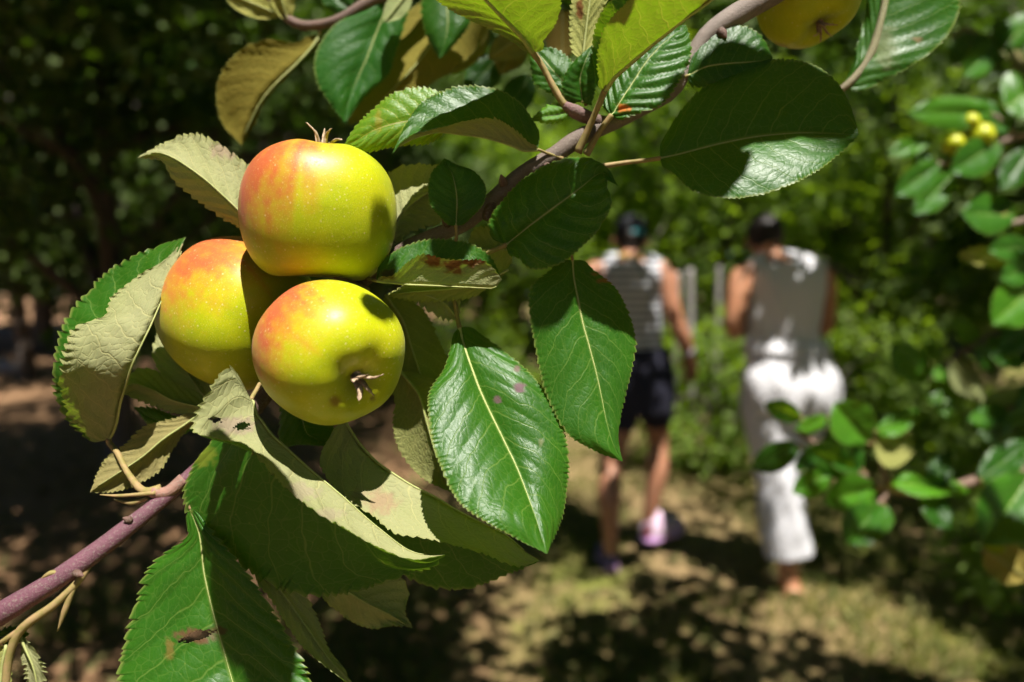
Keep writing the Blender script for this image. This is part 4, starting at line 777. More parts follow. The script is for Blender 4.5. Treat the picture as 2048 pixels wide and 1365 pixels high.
def top_left_branch():
    D = 0.43
    br = empty('apple_branch', pt(860, -90, 0, D)); tag(br, 'slightly blurred apple branch hanging in at the top left above the apples', 'branch', 'blurred apple branches')
    stem(br, [(520, -40, -20, 9), (560, 25, -10, 9), (600, 50, 0, 9), (660, 46, 10, 10), (730, 10, 10, 12), (800, -30, 5, 13), (860, -90, 0, 15)], D, n=40, tones=[(0, (.18, .1, .08), .8), (1, (.2, .13, .1), .8)])
    P = [(640, 62, 5)]
    leaf(br, [(640, 70, 0), ((598, 84, 10), (625, 92, 4), (634, 92, 0)), ((535, 80, 30), (590, 130, 14), (590, 136, 6)), ((478, 103, 40), (548, 170, 20), (552, 176, 10)), ((440, 152, 40), (520, 205, 20), (524, 210, 12)), ((434, 205, 30), (502, 240, 16), (508, 250, 12)), ((447, 250, 18), (490, 266, 12), (497, 268, 10)), (484, 292, 8)], True, D, color=(.62, .50, .16), res=(90, 9), pucker=2, petiole=P)
    leaf(br, [(775, -30, 0), ((730, 10, 10), (770, 20, 6), (815, 10, 0)), ((665, 55, 26), (752, 70, 10), (805, 60, 0)), ((632, 110, 40), (735, 115, 16), (792, 105, 4)), ((634, 160, 46), (715, 160, 22), (775, 150, 8)), ((660, 205, 44), (700, 200, 28), (735, 188, 16)), (690, 246, 34)], False, D, color=(.7, .9, 1.0), res=(100, 10), pucker=2)
    leaf(br, [(905, -10, -60), ((800, 40, -60), (880, 60, -50), (975, 50, -60)), ((750, 110, -50), (840, 120, -40), (930, 120, -50)), ((715, 170, -44), (795, 170, -34), (860, 170, -44)), ((700, 220, -40), (745, 220, -32), (790, 215, -40)), (698, 252, -34)], True, D, color=(.7, .58, .22), res=(90, 9), pucker=2)
    leaf(br, [(905, -60, 10), ((845, 0, 10), (895, 10, 20), (945, 0, 10)), ((850, 60, 14), (895, 55, 24), (938, 50, 14)), ((865, 95, 16), (888, 90, 24), (910, 88, 18)), (880, 118, 22)], False, D, color=(.7, .8, .8), res=(70, 8))
    sleaf(br, (820, -20), (768, 46), D, 22, 22, True, 20, color=(.8, .9, .8), bz=40)
    sleaf(br, (960, 20), (905, 150), D, 40, 30, True, 10, color=(.9, .78, .4), bz=-90)
    sleaf(br, (1090, 40), (975, 118), D, 36, 30, True, 10, color=(.9, .78, .4), bz=-90)
    sleaf(br, (1125, 20), (1125, 120), D, 40, 36, True, 10, color=(1.0, .7, .4), bz=-100)
    for bx, by, tx, ty, w, cl, un, z in [(1000, 110, 930, 190, 34, (.5, .6, .5), 0, -160), (1060, 150, 1010, 235, 32, (.5, .65, .5), 0, -170), (900, 150, 850, 60, 34, (.6, .6, .4), 1, -150), (1040, 60, 1000, 150, 34, (.8, .7, .4), 1, -140), (700, 20, 640, -40, 30, (.6, .7, .5), 0, -60), (980, 30, 930, -50, 40, (.6, .6, .35), 1, -120)]:
        sleaf(br, (bx, by), (tx, ty), D, w, w, bool(un), 10, color=cl, bz=z)
    sleaf(br, (560, 30), (440, -20), D, 26, 20, True, 30, color=YEL)
    sleaf(br, (575, 40), (545, -60), D, 22, 26, True, 30, color=YEL)
    return br
top_left_branch()
def top_right_branch():
    D = 0.375
    br = empty('apple_branch', pt(1690, 172, 0, D)); tag(br, 'blurred twig with one gnawed leaf at the top right', 'branch', 'blurred apple branches')
    stem(br, [(1780, -60, 10, 6), (1762, 40, 6, 7), (1735, 120, 2, 8), (1690, 174, 0, 8), (1640, 200, -20, 8)], D, n=24, tones=[(0, (.40, .42, .2), .9), (1, (.25, .2, .12), .8)])
    leaf(br, [(1692, 174, 0), ((1700, 140, -4), (1725, 130, 4), (1752, 168, 14)), ((1718, 85, -10), (1745, 100, 2), (1827, 128, 30)), ((1728, 40, -12), (1758, 60, 2), (1880, 86, 34)), ((1735, 0, -10), (1770, 20, 2), (1914, 34, 26)), ((1750, -50, -6), (1785, -30, 4), (1915, -20, 20)), ((1790, -90, 0), (1815, -75, 6), (1880, -70, 14)), (1850, -115, 10)], False, D, res=(120, 12), wav=6, pucker=2.5, th=5, teeth=9, marks=[(1770, 90, 26, 50, (.35, .38, .2), .5, 1), (1835, 80, 10, 6, (.35, .2, .08), .7, 1)])
    return br
top_right_branch()
apple((1614, -12, -205), (.2, -.9, .3), (.3, .6, .6), 'shaded green apple cut off by the top edge, right of the branch', 98, seed=5, amount=.25, stalk_to=(1600, -120, -150), squash=1.0)
def right_low_branch():
    D = 0.82; rt = random.Random(3)
    br = empty('apple_branch', pt(2120, 930, 0, D)); tag(br, 'blurred leafy apple branch in front of the white trousers, lower right', 'branch', 'blurred apple branches')
    brown = (.24, .14, .10)
    stem(br, [(1590, 858, 10, 5), (1640, 895, 10, 6), (1700, 935, 5, 7), (1780, 980, 0, 8), (1860, 985, -5, 9), (1960, 960, -5, 10), (2120, 930, 0, 12)], D, n=40, tones=[(0, brown, .8), (1, brown, .8)])
    stem(br, [(1780, 980, 0, 6), (1760, 920, 0, 5), (1745, 860, 0, 4)], D, n=12, name='spur', tones=[(0, brown, .8), (1, brown, .8)])
    stem(br, [(1780, 980, 0, 6), (1755, 1010, 10, 5), (1740, 1030, 14, 4)], D, n=12, name='spur', tones=[(0, brown, .8), (1, brown, .8)])
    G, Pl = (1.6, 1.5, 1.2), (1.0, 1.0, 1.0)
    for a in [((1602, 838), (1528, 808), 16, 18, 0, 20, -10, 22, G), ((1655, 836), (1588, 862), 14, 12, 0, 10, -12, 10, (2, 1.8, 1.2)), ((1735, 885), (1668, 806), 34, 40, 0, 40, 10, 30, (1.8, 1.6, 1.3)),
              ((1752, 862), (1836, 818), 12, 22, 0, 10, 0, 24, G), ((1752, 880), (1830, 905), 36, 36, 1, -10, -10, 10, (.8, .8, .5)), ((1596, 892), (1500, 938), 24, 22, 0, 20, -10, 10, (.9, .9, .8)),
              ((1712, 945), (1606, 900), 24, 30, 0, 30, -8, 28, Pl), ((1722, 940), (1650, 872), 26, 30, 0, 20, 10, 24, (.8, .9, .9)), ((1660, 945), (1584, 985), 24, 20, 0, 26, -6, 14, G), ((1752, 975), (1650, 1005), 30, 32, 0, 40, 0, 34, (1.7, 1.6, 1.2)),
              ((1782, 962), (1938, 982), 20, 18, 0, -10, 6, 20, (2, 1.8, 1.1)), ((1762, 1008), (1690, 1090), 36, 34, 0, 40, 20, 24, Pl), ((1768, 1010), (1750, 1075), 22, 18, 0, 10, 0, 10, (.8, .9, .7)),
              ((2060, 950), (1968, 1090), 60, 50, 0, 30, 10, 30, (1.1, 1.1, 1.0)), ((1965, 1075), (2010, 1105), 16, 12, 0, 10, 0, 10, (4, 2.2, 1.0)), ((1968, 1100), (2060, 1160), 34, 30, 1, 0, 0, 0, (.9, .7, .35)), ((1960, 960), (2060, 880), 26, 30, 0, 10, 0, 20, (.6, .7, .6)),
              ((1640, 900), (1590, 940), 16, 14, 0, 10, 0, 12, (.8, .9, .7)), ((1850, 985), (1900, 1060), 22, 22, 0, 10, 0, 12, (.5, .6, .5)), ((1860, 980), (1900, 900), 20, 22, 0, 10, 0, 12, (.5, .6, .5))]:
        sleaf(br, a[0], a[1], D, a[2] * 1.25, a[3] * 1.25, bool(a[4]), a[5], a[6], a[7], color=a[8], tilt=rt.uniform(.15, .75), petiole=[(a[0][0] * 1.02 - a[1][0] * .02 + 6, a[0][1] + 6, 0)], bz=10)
    return br
right_low_branch()
def right_mid_branch():
    D = 0.9; rt = random.Random(4)
    br = empty('apple_branch', pt(2150, 250, 0, D)); tag(br, 'blurred apple branch with small yellow fruit at the right edge', 'branch', 'blurred apple branches')
    brown = (.30, .22, .17)
    stem(br, [(1868, 330, 0, 4), (1905, 325, 0, 5), (1960, 300, 0, 6), (2030, 275, 0, 8), (2150, 250, 0, 10)], D, n=30, tones=[(0, brown, .8), (1, brown, .8)])
    stem(br, [(2030, 275, 0, 6), (2000, 240, 0, 5), (1975, 225, 0, 4)], D, n=12, name='spur', tones=[(0, brown, .8), (1, brown, .8)])
    stem(br, [(2150, 440, 0, 7), (2060, 440, 0, 6), (2010, 450, 0, 5)], D, n=12, name='spur', tones=[(0, brown, .8), (1, brown, .8)])
    G = (1.5, 1.4, 1.0); P = (1, 1.05, 1.1)
    for a in [((1985, 225), (1815, 225), 26, 24, 0, 20, -8, 12, G), ((2010, 215), (2080, 170), 40, 34, 0, 0, -8, 12, G), ((2000, 285), (1900, 345), 28, 26, 0, 20, 0, 26, P), ((1878, 328), (1790, 392), 22, 20, 0, 20, 4, 20, P), ((1905, 350), (1828, 430), 22, 20, 0, 20, 10, 14, P),
              ((1860, 280), (1776, 308), 14, 14, 0, 0, 0, 10, G), ((2030, 430), (1922, 425), 30, 30, 0, 30, -6, 20, P), ((2020, 420), (1930, 400), 18, 14, 1, 0, 0, 0, YEL), ((2060, 495), (1975, 500), 18, 20, 0, 20, 0, 20, P), ((2030, 520), (1915, 510), 14, 16, 1, 10, 0, 10, YEL),
              ((2070, 530), (2000, 560), 20, 20, 0, 20, 0, 16, P), ((2070, 570), (1985, 650), 36, 34, 0, 20, 0, 20, G), ((1860, 330), (1830, 300), 14, 14, 0, 0, 0, 0, (.8, .9, .8)), ((2060, 300), (2000, 380), 24, 22, 0, 0, 0, 0, (.6, .7, .6)), ((2020, 260), (1930, 200), 20, 20, 0, 0, 0, 0, (.7, .9, .7))]:
        sleaf(br, a[0], a[1], D, a[2] * 1.35, a[3] * 1.35, bool(a[4]), a[5], a[6], a[7], color=a[8], tilt=rt.uniform(.3, .8), bz=10)
    return br
right_mid_branch()
def right_edge_branch():
    D = 1.05; rt = random.Random(9)
    br = empty('apple_branch', pt(2180, 640, 0, D)); tag(br, 'dim blurred leafy bough filling the right edge at mid height', 'branch', 'blurred apple branches')
    brown = (.16, .11, .08)
    stem(br, [(1860, 760, 0, 4), (1930, 700, 0, 6), (2020, 660, 0, 8), (2180, 640, 0, 11)], D, n=30, tones=[(0, brown, .8), (1, brown, .8)])
    stem(br, [(2180, 120, 0, 9), (2080, 110, 0, 8), (1990, 90, 0, 6), (1930, 60, 0, 4)], D, n=24, name='bough', tones=[(0, brown, .8), (1, brown, .8)])
    stem(br, [(2180, 820, 0, 8), (2080, 810, 0, 7), (1960, 830, 0, 4)], D, n=24, name='bough', tones=[(0, brown, .8), (1, brown, .8)])
    for pth in ([(1860, 760), (1930, 700), (2020, 660), (2080, 650)], [(1930, 60), (1990, 90), (2060, 108)], [(1960, 830), (2080, 810)]):
        for k in range(len(pth) * 5):
            f = rt.random() * (len(pth) - 1.001); i = int(f); u = f - i; bx = pth[i][0] * (1 - u) + pth[i+1][0] * u; by = pth[i][1] * (1 - u) + pth[i+1][1] * u
            an = rt.uniform(-2.6, 2.6) + (0 if rt.random() < .5 else 1.57); ln = rt.uniform(70, 115)
            w = ln * rt.uniform(.24, .34); g = rt.uniform(.55, 1.3)
            sleaf(br, (bx, by), (bx + math.cos(an) * ln, by + math.sin(an) * ln * .9), D, w, w * rt.uniform(.7, 1), rt.random() < .2, rt.uniform(-20, 30), rt.uniform(-8, 8), rt.uniform(-8, 14), color=(g * rt.uniform(.9, 1.2), g, g * .9), tilt=rt.uniform(-.1, .8), bz=rt.uniform(-30, 40), res=(40, 6))
    return br
right_edge_branch()
for i, (x, y, r, lab) in enumerate([(1942, 245, 17, 'tiny blurred yellow-green apple, uppermost of three at the right edge'), (1962, 274, 25, 'small blurred yellow apple, largest of three at the right edge'), (1907, 289, 20, 'tiny blurred yellow apple, leftmost of three at the right edge')]):
    apple((x, y, -4 * i), (-.3, -.8, .4), (0, 1, 0), lab, r, D=.89, seed=20 + i, amount=.1, stalk_to=(x + 30, y - 22, -6), group='small blurred apples at the right edge')

# ================================================================ the two walkers
def person_mesh(name, parts, mat, parent=None, origin=None, voxel=0.006, smooth=4, folds=0.0):
    """union of lofted limbs, remeshed into one skin"""
    V = []; Fc = []; off = 0
    for v, f in parts: V.append(v); Fc += [[i + off for i in q] for q in f]; off += len(v)
    o = mesh_obj(name, np.concatenate(V), Fc, mat, parent, origin)
    m = o.modifiers.new('r', 'REMESH'); m.mode = 'VOXEL'; m.voxel_size = voxel; m.use_smooth_shade = True
    s = o.modifiers.new('s', 'SMOOTH'); s.iterations = smooth; s.factor = .5
    dg = bpy.context.evaluated_depsgraph_get(); me = bpy.data.meshes.new_from_object(o.evaluated_get(dg)); o.modifiers.clear()
    me.materials.clear(); me.materials.append(mat); me.polygons.foreach_set('use_smooth', [True] * len(me.polygons)); o.data = me
    if folds:                                      # cloth folds as real relief
        n = len(me.vertices); co = np.zeros(n * 3); no = np.zeros(n * 3); me.vertices.foreach_get('co', co); me.vertices.foreach_get('normal', no); co = co.reshape(-1, 3); no = no.reshape(-1, 3)
        q = hash_noise(co[:, 0] * 17 + co[:, 2] * 6 + 40, co[:, 2] * 4.5 + co[:, 1] * 9 + 40, 51) - .5; q2 = hash_noise(co[:, 0] * 30 - co[:, 2] * 14 + 40, co[:, 2] * 13 + 40, 52) - .5
        me.vertices.foreach_set('co', (co + no * ((q * 2 + q2 * .8) * folds)[:, None]).ravel()); me.update()
    return o
def limb(pts, n=18, seg=14, flat=1.0, cut=False):
    """pts (Vector, r): tapered limb with rounded ends"""
    P = np.array([(*p, r) for p, r in pts], float); S = spline(P, n) if len(P) > 2 else np.array([P[0] + (P[-1] - P[0]) * t for t in np.linspace(0, 1, n)])
    d0 = S[0, :3] - S[1, :3]; d0 /= np.linalg.norm(d0); d1 = S[-1, :3] - S[-2, :3]; d1 /= np.linalg.norm(d1)
    a = [np.array([*(S[0, :3] + d0 * S[0, 3] * k), S[0, 3] * math.sqrt(max(.02, 1 - k * k))]) for k in (.98, .75, .4)]
    b = [np.array([*(S[-1, :3] + d1 * S[-1, 3] * k), S[-1, 3] * math.sqrt(max(.02, 1 - k * k))]) for k in (.4, .75, .98)]
    if cut: b = []
    S = np.array(a + list(S) + b)
    return tube_data(S[:, :3], S[:, 3], seg, True, flat)
def torso(rings, n=26, seg=24):
    """rings (centre, half width, half depth), stacked upwards"""
    P = np.array([(*c, a, b) for c, a, b in rings], float); S = spline(P, n); V = []
    for cx, cy, cz, a, b in S:
        for j in range(seg):
            t = 2 * math.pi * j / seg; V.append((cx + a * math.cos(t), cy + b * math.sin(t), cz))
    Fc = [[i*seg + j, i*seg + (j+1) % seg, (i+1)*seg + (j+1) % seg, (i+1)*seg + j] for i in range(n-1) for j in range(seg)]
    Fc += [list(range(seg))[::-1], [(n-1)*seg + j for j in range(seg)]]
    return np.array(V), Fc
def hand(wrist, dirv, side, palmn, curl=.35, s=1.0):
    """palm and five fingers; dirv along the hand, side towards the thumb, palmn out of the palm"""
    d = Vector(dirv).normalized(); n = Vector(palmn).normalized(); sd = Vector(side).normalized(); out = []
    w = Vector(wrist)
    out.append(limb([(w, .026 * s), (w + d * .045 * s, .030 * s), (w + d * .085 * s, .032 * s)], 8, 12, .55) if False else limb([(w + sd * .016 * s, .02 * s), (w + d * .085 * s + sd * .024 * s, .017 * s)], 8))
    out.append(limb([(w - sd * .012 * s, .02 * s), (w + d * .085 * s - sd * .022 * s, .016 * s)], 8)); out.append(limb([(w, .021 * s), (w + d * .088 * s, .018 * s)], 8))
    for k, (o, ln) in enumerate(((.030, .072), (.010, .080), (-.010, .074), (-.029, .058))):
        b = w + d * .085 * s + sd * o * s; p1 = b + (d + n * curl * .5) .normalized() * ln * .45 * s; p2 = p1 + (d + n * curl * 1.6).normalized() * ln * .32 * s; p3 = p2 + (d + n * curl * 3).normalized() * ln * .25 * s
        out.append(limb([(b, .0095 * s), (p1, .009 * s), (p2, .0082 * s), (p3, .007 * s)], 10, 8))
    b = w + d * .025 * s + sd * .024 * s; p1 = b + (d * .6 + sd * .8 + n * .3).normalized() * .04 * s; p2 = p1 + (d * .9 + sd * .3 + n * .4).normalized() * .032 * s
    out.append(limb([(b, .013 * s), (p1, .011 * s), (p2, .008 * s)], 10, 8))
    return out
def skin_mat(name, c1, c2):
    N = NT(name); oc = N.coord('Object'); n = N.noise(oc, 14.0, 3.0); p = N.bsdf(Base_Color=N.mix(n, c1, c2), Roughness=.5)
    p.s.node.inputs['Subsurface Weight'].default_value = .15; p.s.node.inputs['Subsurface Radius'].default_value = (1, .35, .2); p.s.node.inputs['Subsurface Scale'].default_value = .01
    return N.finish(p)
def cloth_mat(name, c1, c2, stripe=None, fold=0.012, fs=7.0):
    N = NT(name); oc = N.coord('Object'); x, y, z = N.separate(oc)
    n = N.noise(oc, fs, 3.0); w = N.noise(oc, 400.0, 2.0)
    base = N.mix(n, c1, c2)
    if stripe: base = N.mix(N.step(((z + (n - .5) * .006) / stripe[0]).fract(), .52, .60) * (1.0 - N.step(((z + (n - .5) * .006) / stripe[0]).fract(), .94, 1.0)), base, stripe[1])
    return N.finish(N.bsdf(Base_Color=base, Roughness=.85, Normal=N.bump(n + w * .06, .7, fold)))
SKIN_A = skin_mat('tanned_skin', (0.46, 0.20, 0.11), (0.54, 0.26, 0.15)); SKIN_B = skin_mat('warm_skin', (0.50, 0.22, 0.11), (0.58, 0.28, 0.16))
HAIR = plain_material('dark_hair', (0.008, 0.006, 0.005), (0.03, 0.022, 0.018), 90.0, .45, .6, .004)
def shoe(parts_name, heel, toe_dir, s, upper, sole, parent, lift=0.0):
    """trainer: upper lofted along the foot, thick sole, collar"""
    h = Vector(heel); d = Vector(toe_dir).normalized(); u = Vector((0, 0, 1)); u = (u - d * u.dot(d)).normalized()
    rr = []
    up = limb([(h + u * .052 + d * .02, .04 * s), (h + u * .05 + d * .09, .042 * s), (h + u * .042 + d * .17, .042 * s), (h + u * .035 + d * .235, .030 * s)], 16, 14)
    col = limb([(h + u * .06 + d * .03, .042 * s), (h + u * .095 + d * .045, .040 * s)], 6, 14)
    o = person_mesh('shoe', [up, col], upper, parent, h, .005, 3)
    sl = limb([(h + u * .014 + d * .005, .038 * s), (h + u * .012 + d * .09, .038 * s), (h + u * .012 + d * .18, .044 * s), (h + u * .014 + d * .245, .028 * s)], 16, 14)
    v = sl[0]; hv = np.array(h); uu = np.array(u); k = (v - hv) @ uu; v = v + np.outer((np.clip(k, -.002, .026) - k), uu)
    mesh_obj('sole', v, sl[1], sole, o, h)
    return o
def walker_striped():
    d = 3.3; q = lambda x, y, dd=d: pt(x, y, 0, dd); k = d / F
    foot = q(1222, 1136, 3.3)
    gl = float(gz(foot.x, foot.y))
    # body
    neckb, head = q(1259, 517), q(1262, 478, 3.34)
    P = []
    tr = [(q(1277, 815), .155, .12), (q(1277, 770), .165, .13), (q(1274, 725), .15, .115), (q(1266, 675), .128, .095), (q(1260, 625), .14, .10), (q(1258, 575), .155, .105), (q(1258, 543), .165, .09), (q(1258, 524), .11, .07), (q(1259, 510), .06, .06)]
    P.append(torso(tr))
    P.append(limb([(q(1259, 530), .058), (q(1260, 508, 3.31), .054), (q(1262, 488, 3.33), .056)], 8))
    P.append(limb([(q(1262, 484, 3.35), .070), (q(1262, 470, 3.35), .078), (q(1262, 462, 3.34), .070)], 10, 18))
    P.append(limb([(q(1262, 488, 3.42), .052), (q(1262, 494, 3.43), .04)], 6))      # jaw and chin
    P.append(limb([(q(1262, 484, 3.445), .016), (q(1262, 489, 3.46), .013)], 5))    # nose
    for s in (-1, 1): P.append(limb([(q(1262 + s * 33, 478, 3.35), .014), (q(1262 + s * 34, 486, 3.345), .012)], 5))  # ears
    # arms
    shR, elR, wrR = q(1327, 546, 3.28), q(1353, 645, 3.26), q(1378, 708, 3.32)
    P.append(limb([(q(1305, 538), .05), (shR, .056), (q(1338, 595, 3.26), .047), (elR, .041), (q(1366, 676, 3.28), .040), (wrR, .027)], 26))
    P += hand(wrR, q(1387, 760, 3.36) - wrR, q(1360, 745, 3.40) - q(1380, 745, 3.34), (-.7, .5, 0), .45, 1.0)
    shL, elL, wrL = q(1190, 546, 3.28), q(1172, 640, 3.34), q(1180, 700, 3.52)
    P.append(limb([(q(1212, 538), .05), (shL, .056), (q(1180, 595, 3.30), .047), (elL, .041), (q(1175, 672, 3.43), .038), (wrL, .027)], 26))
    P += hand(wrL, q(1186, 735, 3.65) - wrL, (.8, .4, .2), (.7, -.3, 0), .45, 1.0)
    # legs
    aL = q(1221, 1098, 3.3); aR = q(1298, 1036, 3.47)
    P.append(limb([(q(1250, 775, 3.32), .088), (q(1236, 850, 3.34), .074), (q(1224, 925, 3.33), .054), (q(1219, 985, 3.27), .057), (q(1220, 1050, 3.28), .042), (aL, .036), (q(1222, 1122, 3.31), .038)], 34, 16))
    P.append(limb([(q(1303, 775, 3.34), .088), (q(1312, 835, 3.42), .072), (q(1316, 890, 3.46), .052), (q(1314, 940, 3.44), .055), (q(1304, 1000, 3.45), .041), (aR, .035), (q(1301, 1062, 3.49), .036)], 34, 16))
    body = person_mesh('person', P, SKIN_A, None, foot); tag(body, 'person in striped sleeveless top and dark shorts walking away, cap on head', 'person', 'two people walking along the track')
    top = [(c, a + .012, b + .012) for c, a, b in tr[2:7]] + [(q(1258, 526), .135, .085), (q(1258, 517), .10, .075)]
    strp = [limb([(q(1205, 540), .058), (q(1228, 525), .05)], 6), limb([(q(1312, 540), .058), (q(1290, 525), .05)], 6)]
    person_mesh('striped_top', [torso([(q(1276, 742), .172, .135)] + [(c, a + .014, b + .014) for c, a, b in tr[2:8]])] + strp, cloth_mat('striped_jersey', (.62, .62, .65), (.72, .72, .75), (.034, (.20, .21, .25))), body, q(1262, 600), .006, 4, .007)
    mesh_obj('collar', *tube_data([(q(1259, 513) + Vector((math.cos(t) * .068, math.sin(t) * .068, .004 * math.cos(2 * t)))) [:] for t in np.linspace(0, 6.28, 25)], [.009] * 25, 6), plain_material('yellow_trim', (.5, .42, .05), (.6, .5, .1), 50.0), body)
    sh = [torso([(q(1277, 822), .165, .13), (q(1277, 775), .18, .145), (q(1275, 730), .17, .135), (q(1271, 694), .155, .12)])]
    sh.append(limb([(q(1253, 775, 3.32), .098), (q(1246, 815, 3.33), .092), (q(1240, 838, 3.335), .088)], 10)); sh.append(limb([(q(1303, 775, 3.34), .098), (q(1309, 810, 3.39), .092), (q(1312, 828, 3.41), .086)], 10))
    person_mesh('shorts', sh, cloth_mat('navy_cloth', (.010, .010, .022), (.022, .022, .045)), body, q(1277, 770), .006)
    capm = plain_material('black_cap', (.008, .009, .012), (.016, .018, .022), 40.0, .7)
    cap = person_mesh('cap', [limb([(q(1262, 470, 3.34), .082), (q(1262, 461, 3.335), .082)], 8, 18), limb([(q(1262, 462, 3.42), .07), (q(1262, 470, 3.49), .05)], 6, 14)], capm, body, q(1262, 462, 3.34), .006)
    tp = q(1275, 464, 3.262); v, f = torso([(tp + Vector((0, .012, -.022)), .016, .006), (tp + Vector((0, 0, -.012)), .028, .010), (tp + Vector((0, 0, .008)), .030, .010), (tp + Vector((0, .014, .024)), .018, .008)], 10, 16)
    mesh_obj('cap_patch', v, f, plain_material('teal_patch', (.02, .30, .36), (.05, .42, .48), 60.0, .5), cap)
    ha = limb([(q(1262, 480, 3.315), .070), (q(1261, 497, 3.305), .050)], 8, 16); person_mesh('hair', [ha], HAIR, body, q(1262, 490), .006)
    wd = (wrR - elR).normalized(); w0 = wrR - wd * .012
    vv, ff = tube_data([(w0 - wd * .014)[:], (w0 - wd * .012)[:], (w0 + wd * .012)[:], (w0 + wd * .014)[:]], [.032, .036, .034, .030], 16); mesh_obj('watch', vv, ff, plain_material('pale_strap', (.35, .3, .34), (.5, .45, .48), 60.0, .5), body)
    pink = plain_material('pink_upper', (.72, .45, .62), (.80, .68, .78), 30.0, .7); lil = plain_material('lilac_sole', (.62, .30, .66), (.70, .42, .74), 20.0, .6); dk = plain_material('purple_upper', (.12, .09, .18), (.2, .15, .28), 30.0, .7); rd = plain_material('red_heel', (.75, .10, .14), (.8, .2, .2), 20.0, .6)
    shoe('s', Vector((foot.x, foot.y - .02, gl + .006)), (-.08, 1, -.05), 1.0, dk, lil, body)
    hr = q(1298, 1082, 3.46); hr.z = max(hr.z, float(gz(hr.x, hr.y)) + .02); s2 = shoe('s', hr, (.72, .66, -.02), 1.45, pink, lil, body)
    mesh_obj('heel_tab', *limb([(hr + Vector((-.012, -.028, .085)), .018), (hr + Vector((-.018, -.03, .055)), .02)], 6), rd, s2)
    return body
walker_striped()
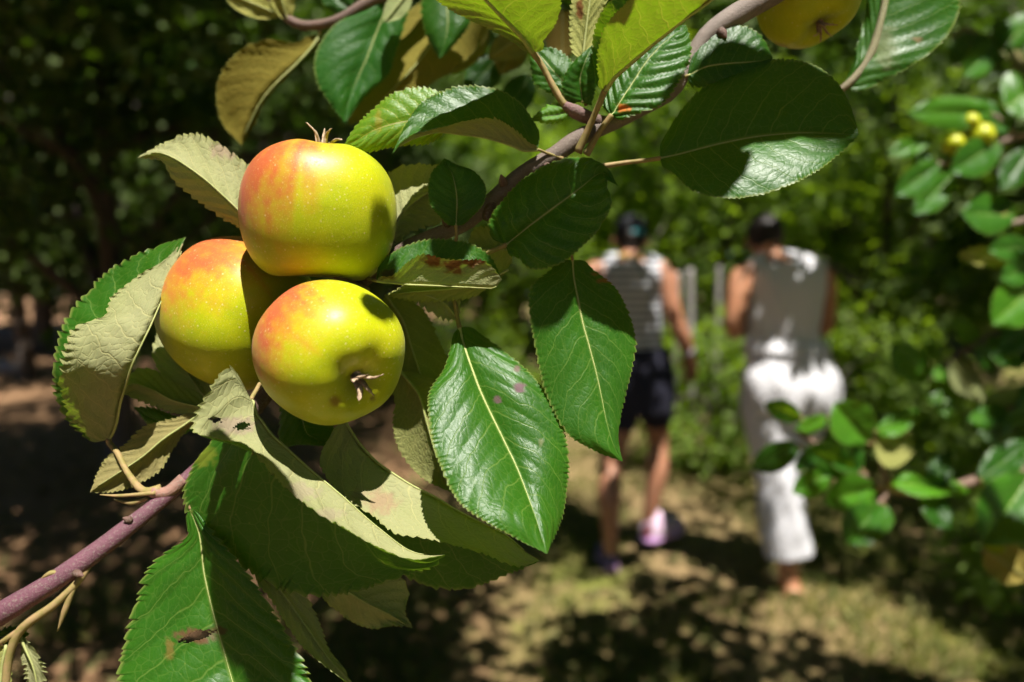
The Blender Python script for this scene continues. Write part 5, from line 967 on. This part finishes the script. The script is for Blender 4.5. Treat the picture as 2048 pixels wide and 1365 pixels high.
def walker_white():
    d = 2.98; q = lambda x, y, dd=d: pt(x, y, 0, dd)
    heel = q(1586, 1196); gl = float(gz(heel.x, heel.y)); P = []
    tr = [(q(1585, 835), .165, .12), (q(1584, 775), .19, .15), (q(1577, 725), .165, .13), (q(1566, 675), .138, .105), (q(1566, 620), .148, .11), (q(1567, 575), .158, .11), (q(1566, 545), .158, .09), (q(1556, 526), .10, .07), (q(1540, 512), .06, .058)]
    P.append(torso(tr)); P.append(limb([(q(1550, 528), .06), (q(1538, 506, 2.99), .054), (q(1530, 490, 3.02), .058)], 8))
    P.append(limb([(q(1529, 482, 3.05), .068), (q(1529, 470, 3.05), .074), (q(1529, 462, 3.04), .068)], 10, 18))
    P.append(limb([(q(1524, 492, 3.12), .05), (q(1522, 500, 3.13), .04)], 6)); P.append(limb([(q(1521, 488, 3.145), .016), (q(1520, 494, 3.16), .013)], 5))
    P.append(limb([(q(1496, 480, 3.05), .014), (q(1497, 490, 3.045), .012)], 5)); P.append(limb([(q(1558, 482, 3.03), .015), (q(1556, 492, 3.025), .012)], 5))
    P.append(limb([(q(1520, 540), .05), (q(1488, 556, 2.97), .056), (q(1474, 605, 2.95), .048), (q(1468, 655, 2.96), .042), (q(1480, 655, 3.08), .040), (q(1500, 630, 3.2), .028)], 28))
    P += hand(q(1500, 630, 3.2), q(1530, 610, 3.28) - q(1500, 630, 3.2), (0, .3, 1), (.5, -.3, .2), .6)
    P.append(limb([(q(1620, 540), .05), (q(1642, 556, 2.99), .056), (q(1650, 605, 3.02), .047), (q(1648, 655, 3.08), .041), (q(1630, 645, 3.2), .038), (q(1600, 625, 3.28), .027)], 28))
    P += hand(q(1600, 625, 3.28), q(1570, 605, 3.32) - q(1600, 625, 3.28), (0, .3, 1), (-.5, -.3, .2), .6)
    aL = q(1578, 1150); hip = q(1542, 800)
    P.append(limb([(hip, .09), (q(1548, 880, 2.99), .078), (q(1556, 955, 2.98), .056), (q(1562, 1010, 2.96), .058), (q(1572, 1085, 2.97), .046), (aL, .041), (q(1582, 1182, 2.985), .042)], 34, 16))
    ft = [(q(1586, 1188, 2.96), .042), (q(1574, 1186, 3.02), .040), (q(1560, 1178, 3.09), .040), (q(1552, 1171, 3.16), .028)]
    P.append(limb(ft, 14))
    for i in range(5): b = q(1547 + i * 6, 1172 - i * .5, 3.165); P.append(limb([(b, .010), (b + Vector((-.012, .03, -.006)), .009)], 6, 8))
    P.append(limb([(q(1620, 805, 3.0), .09), (q(1592, 870, 3.18), .074), (q(1560, 930, 3.38), .056), (q(1558, 985, 3.42), .056), (q(1566, 1050, 3.48), .042), (q(1568, 1085, 3.52), .036)], 34, 16))
    P.append(limb([(q(1568, 1090, 3.52), .036), (q(1564, 1096, 3.60), .034), (q(1560, 1098, 3.68), .028)], 12))
    body = person_mesh('person', P, SKIN_B, None, heel); tag(body, 'person in white sleeveless top and white trousers walking away, dark hair', 'person', 'two people walking along the track')
    wh = cloth_mat('white_linen', (.74, .73, .76), (.80, .79, .82), None, .02, 5.0); wt = cloth_mat('white_cotton', (.76, .75, .79), (.82, .81, .84), None, .012, 6.0)
    strp = [limb([(q(1508, 545), .058), (q(1534, 522), .048)], 6), limb([(q(1626, 545), .060), (q(1580, 520), .05)], 6)]
    person_mesh('white_top', [torso([(q(1572, 704), .186, .157), (q(1570, 690), .178, .146)] + [(c, a + .020, b + .020) for c, a, b in tr[3:8]])] + strp, wt, body, q(1566, 600), .006, 4, .006)
    tz = [torso([(q(1584, 838), .175, .13), (q(1584, 800), .20, .165), (q(1583, 765), .205, .17), (q(1577, 725), .18, .145), (q(1570, 685), .158, .122)])]
    for s in (-1, 1): tz.append(limb([(q(1583 + s * 42, 800, 2.93), .10), (q(1583 + s * 44, 770, 2.93), .105), (q(1581 + s * 38, 735, 2.96), .09)], 10, 18))
    tz.append(limb([(q(1536, 800, 2.97), .118), (q(1542, 850, 2.98), .110), (q(1550, 905, 2.985), .100), (q(1558, 980, 2.98), .098), (q(1567, 1050, 2.98), .099), (q(1576, 1108, 2.985), .101)], 24, 20, 1.0, True))
    tz.append(limb([(q(1618, 800, 3.0), .115), (q(1594, 865, 3.18), .10), (q(1560, 930, 3.38), .09), (q(1558, 990, 3.42), .09), (q(1566, 1060, 3.48), .092)], 24, 20, 1.0, True))
    tr_o = person_mesh('trousers', tz, wh, body, q(1580, 800), .0065, 3, .008)
    person_mesh('hair', [limb([(q(1529, 476, 3.035), .077), (q(1530, 463, 3.03), .080)], 8, 18), limb([(q(1531, 452, 3.0), .034), (q(1532, 446, 2.99), .03)], 6), limb([(q(1531, 490, 3.0), .052), (q(1533, 499, 2.995), .04)], 6)], HAIR, body, q(1529, 470), .006)
    so = limb([(p - Vector((0, 0, .022)), r * 1.05) for p, r in ft], 14); v = so[0]; z0 = v[:, 2].mean(); v[:, 2] = z0 - .012 + (v[:, 2] - z0) * .3
    sd = mesh_obj('sandal', v, so[1], plain_material('brown_leather', (.06, .035, .025), (.12, .07, .05), 40.0, .6), body)
    mesh_obj('strap', *tube_data([(q(1566, 1178, 3.08) + Vector((math.cos(t) * .046, 0, math.sin(t) * .044)))[:] for t in np.linspace(0, math.pi, 11)], [.006] * 11, 6), sd.data.materials[0], sd)
    return body
walker_white()
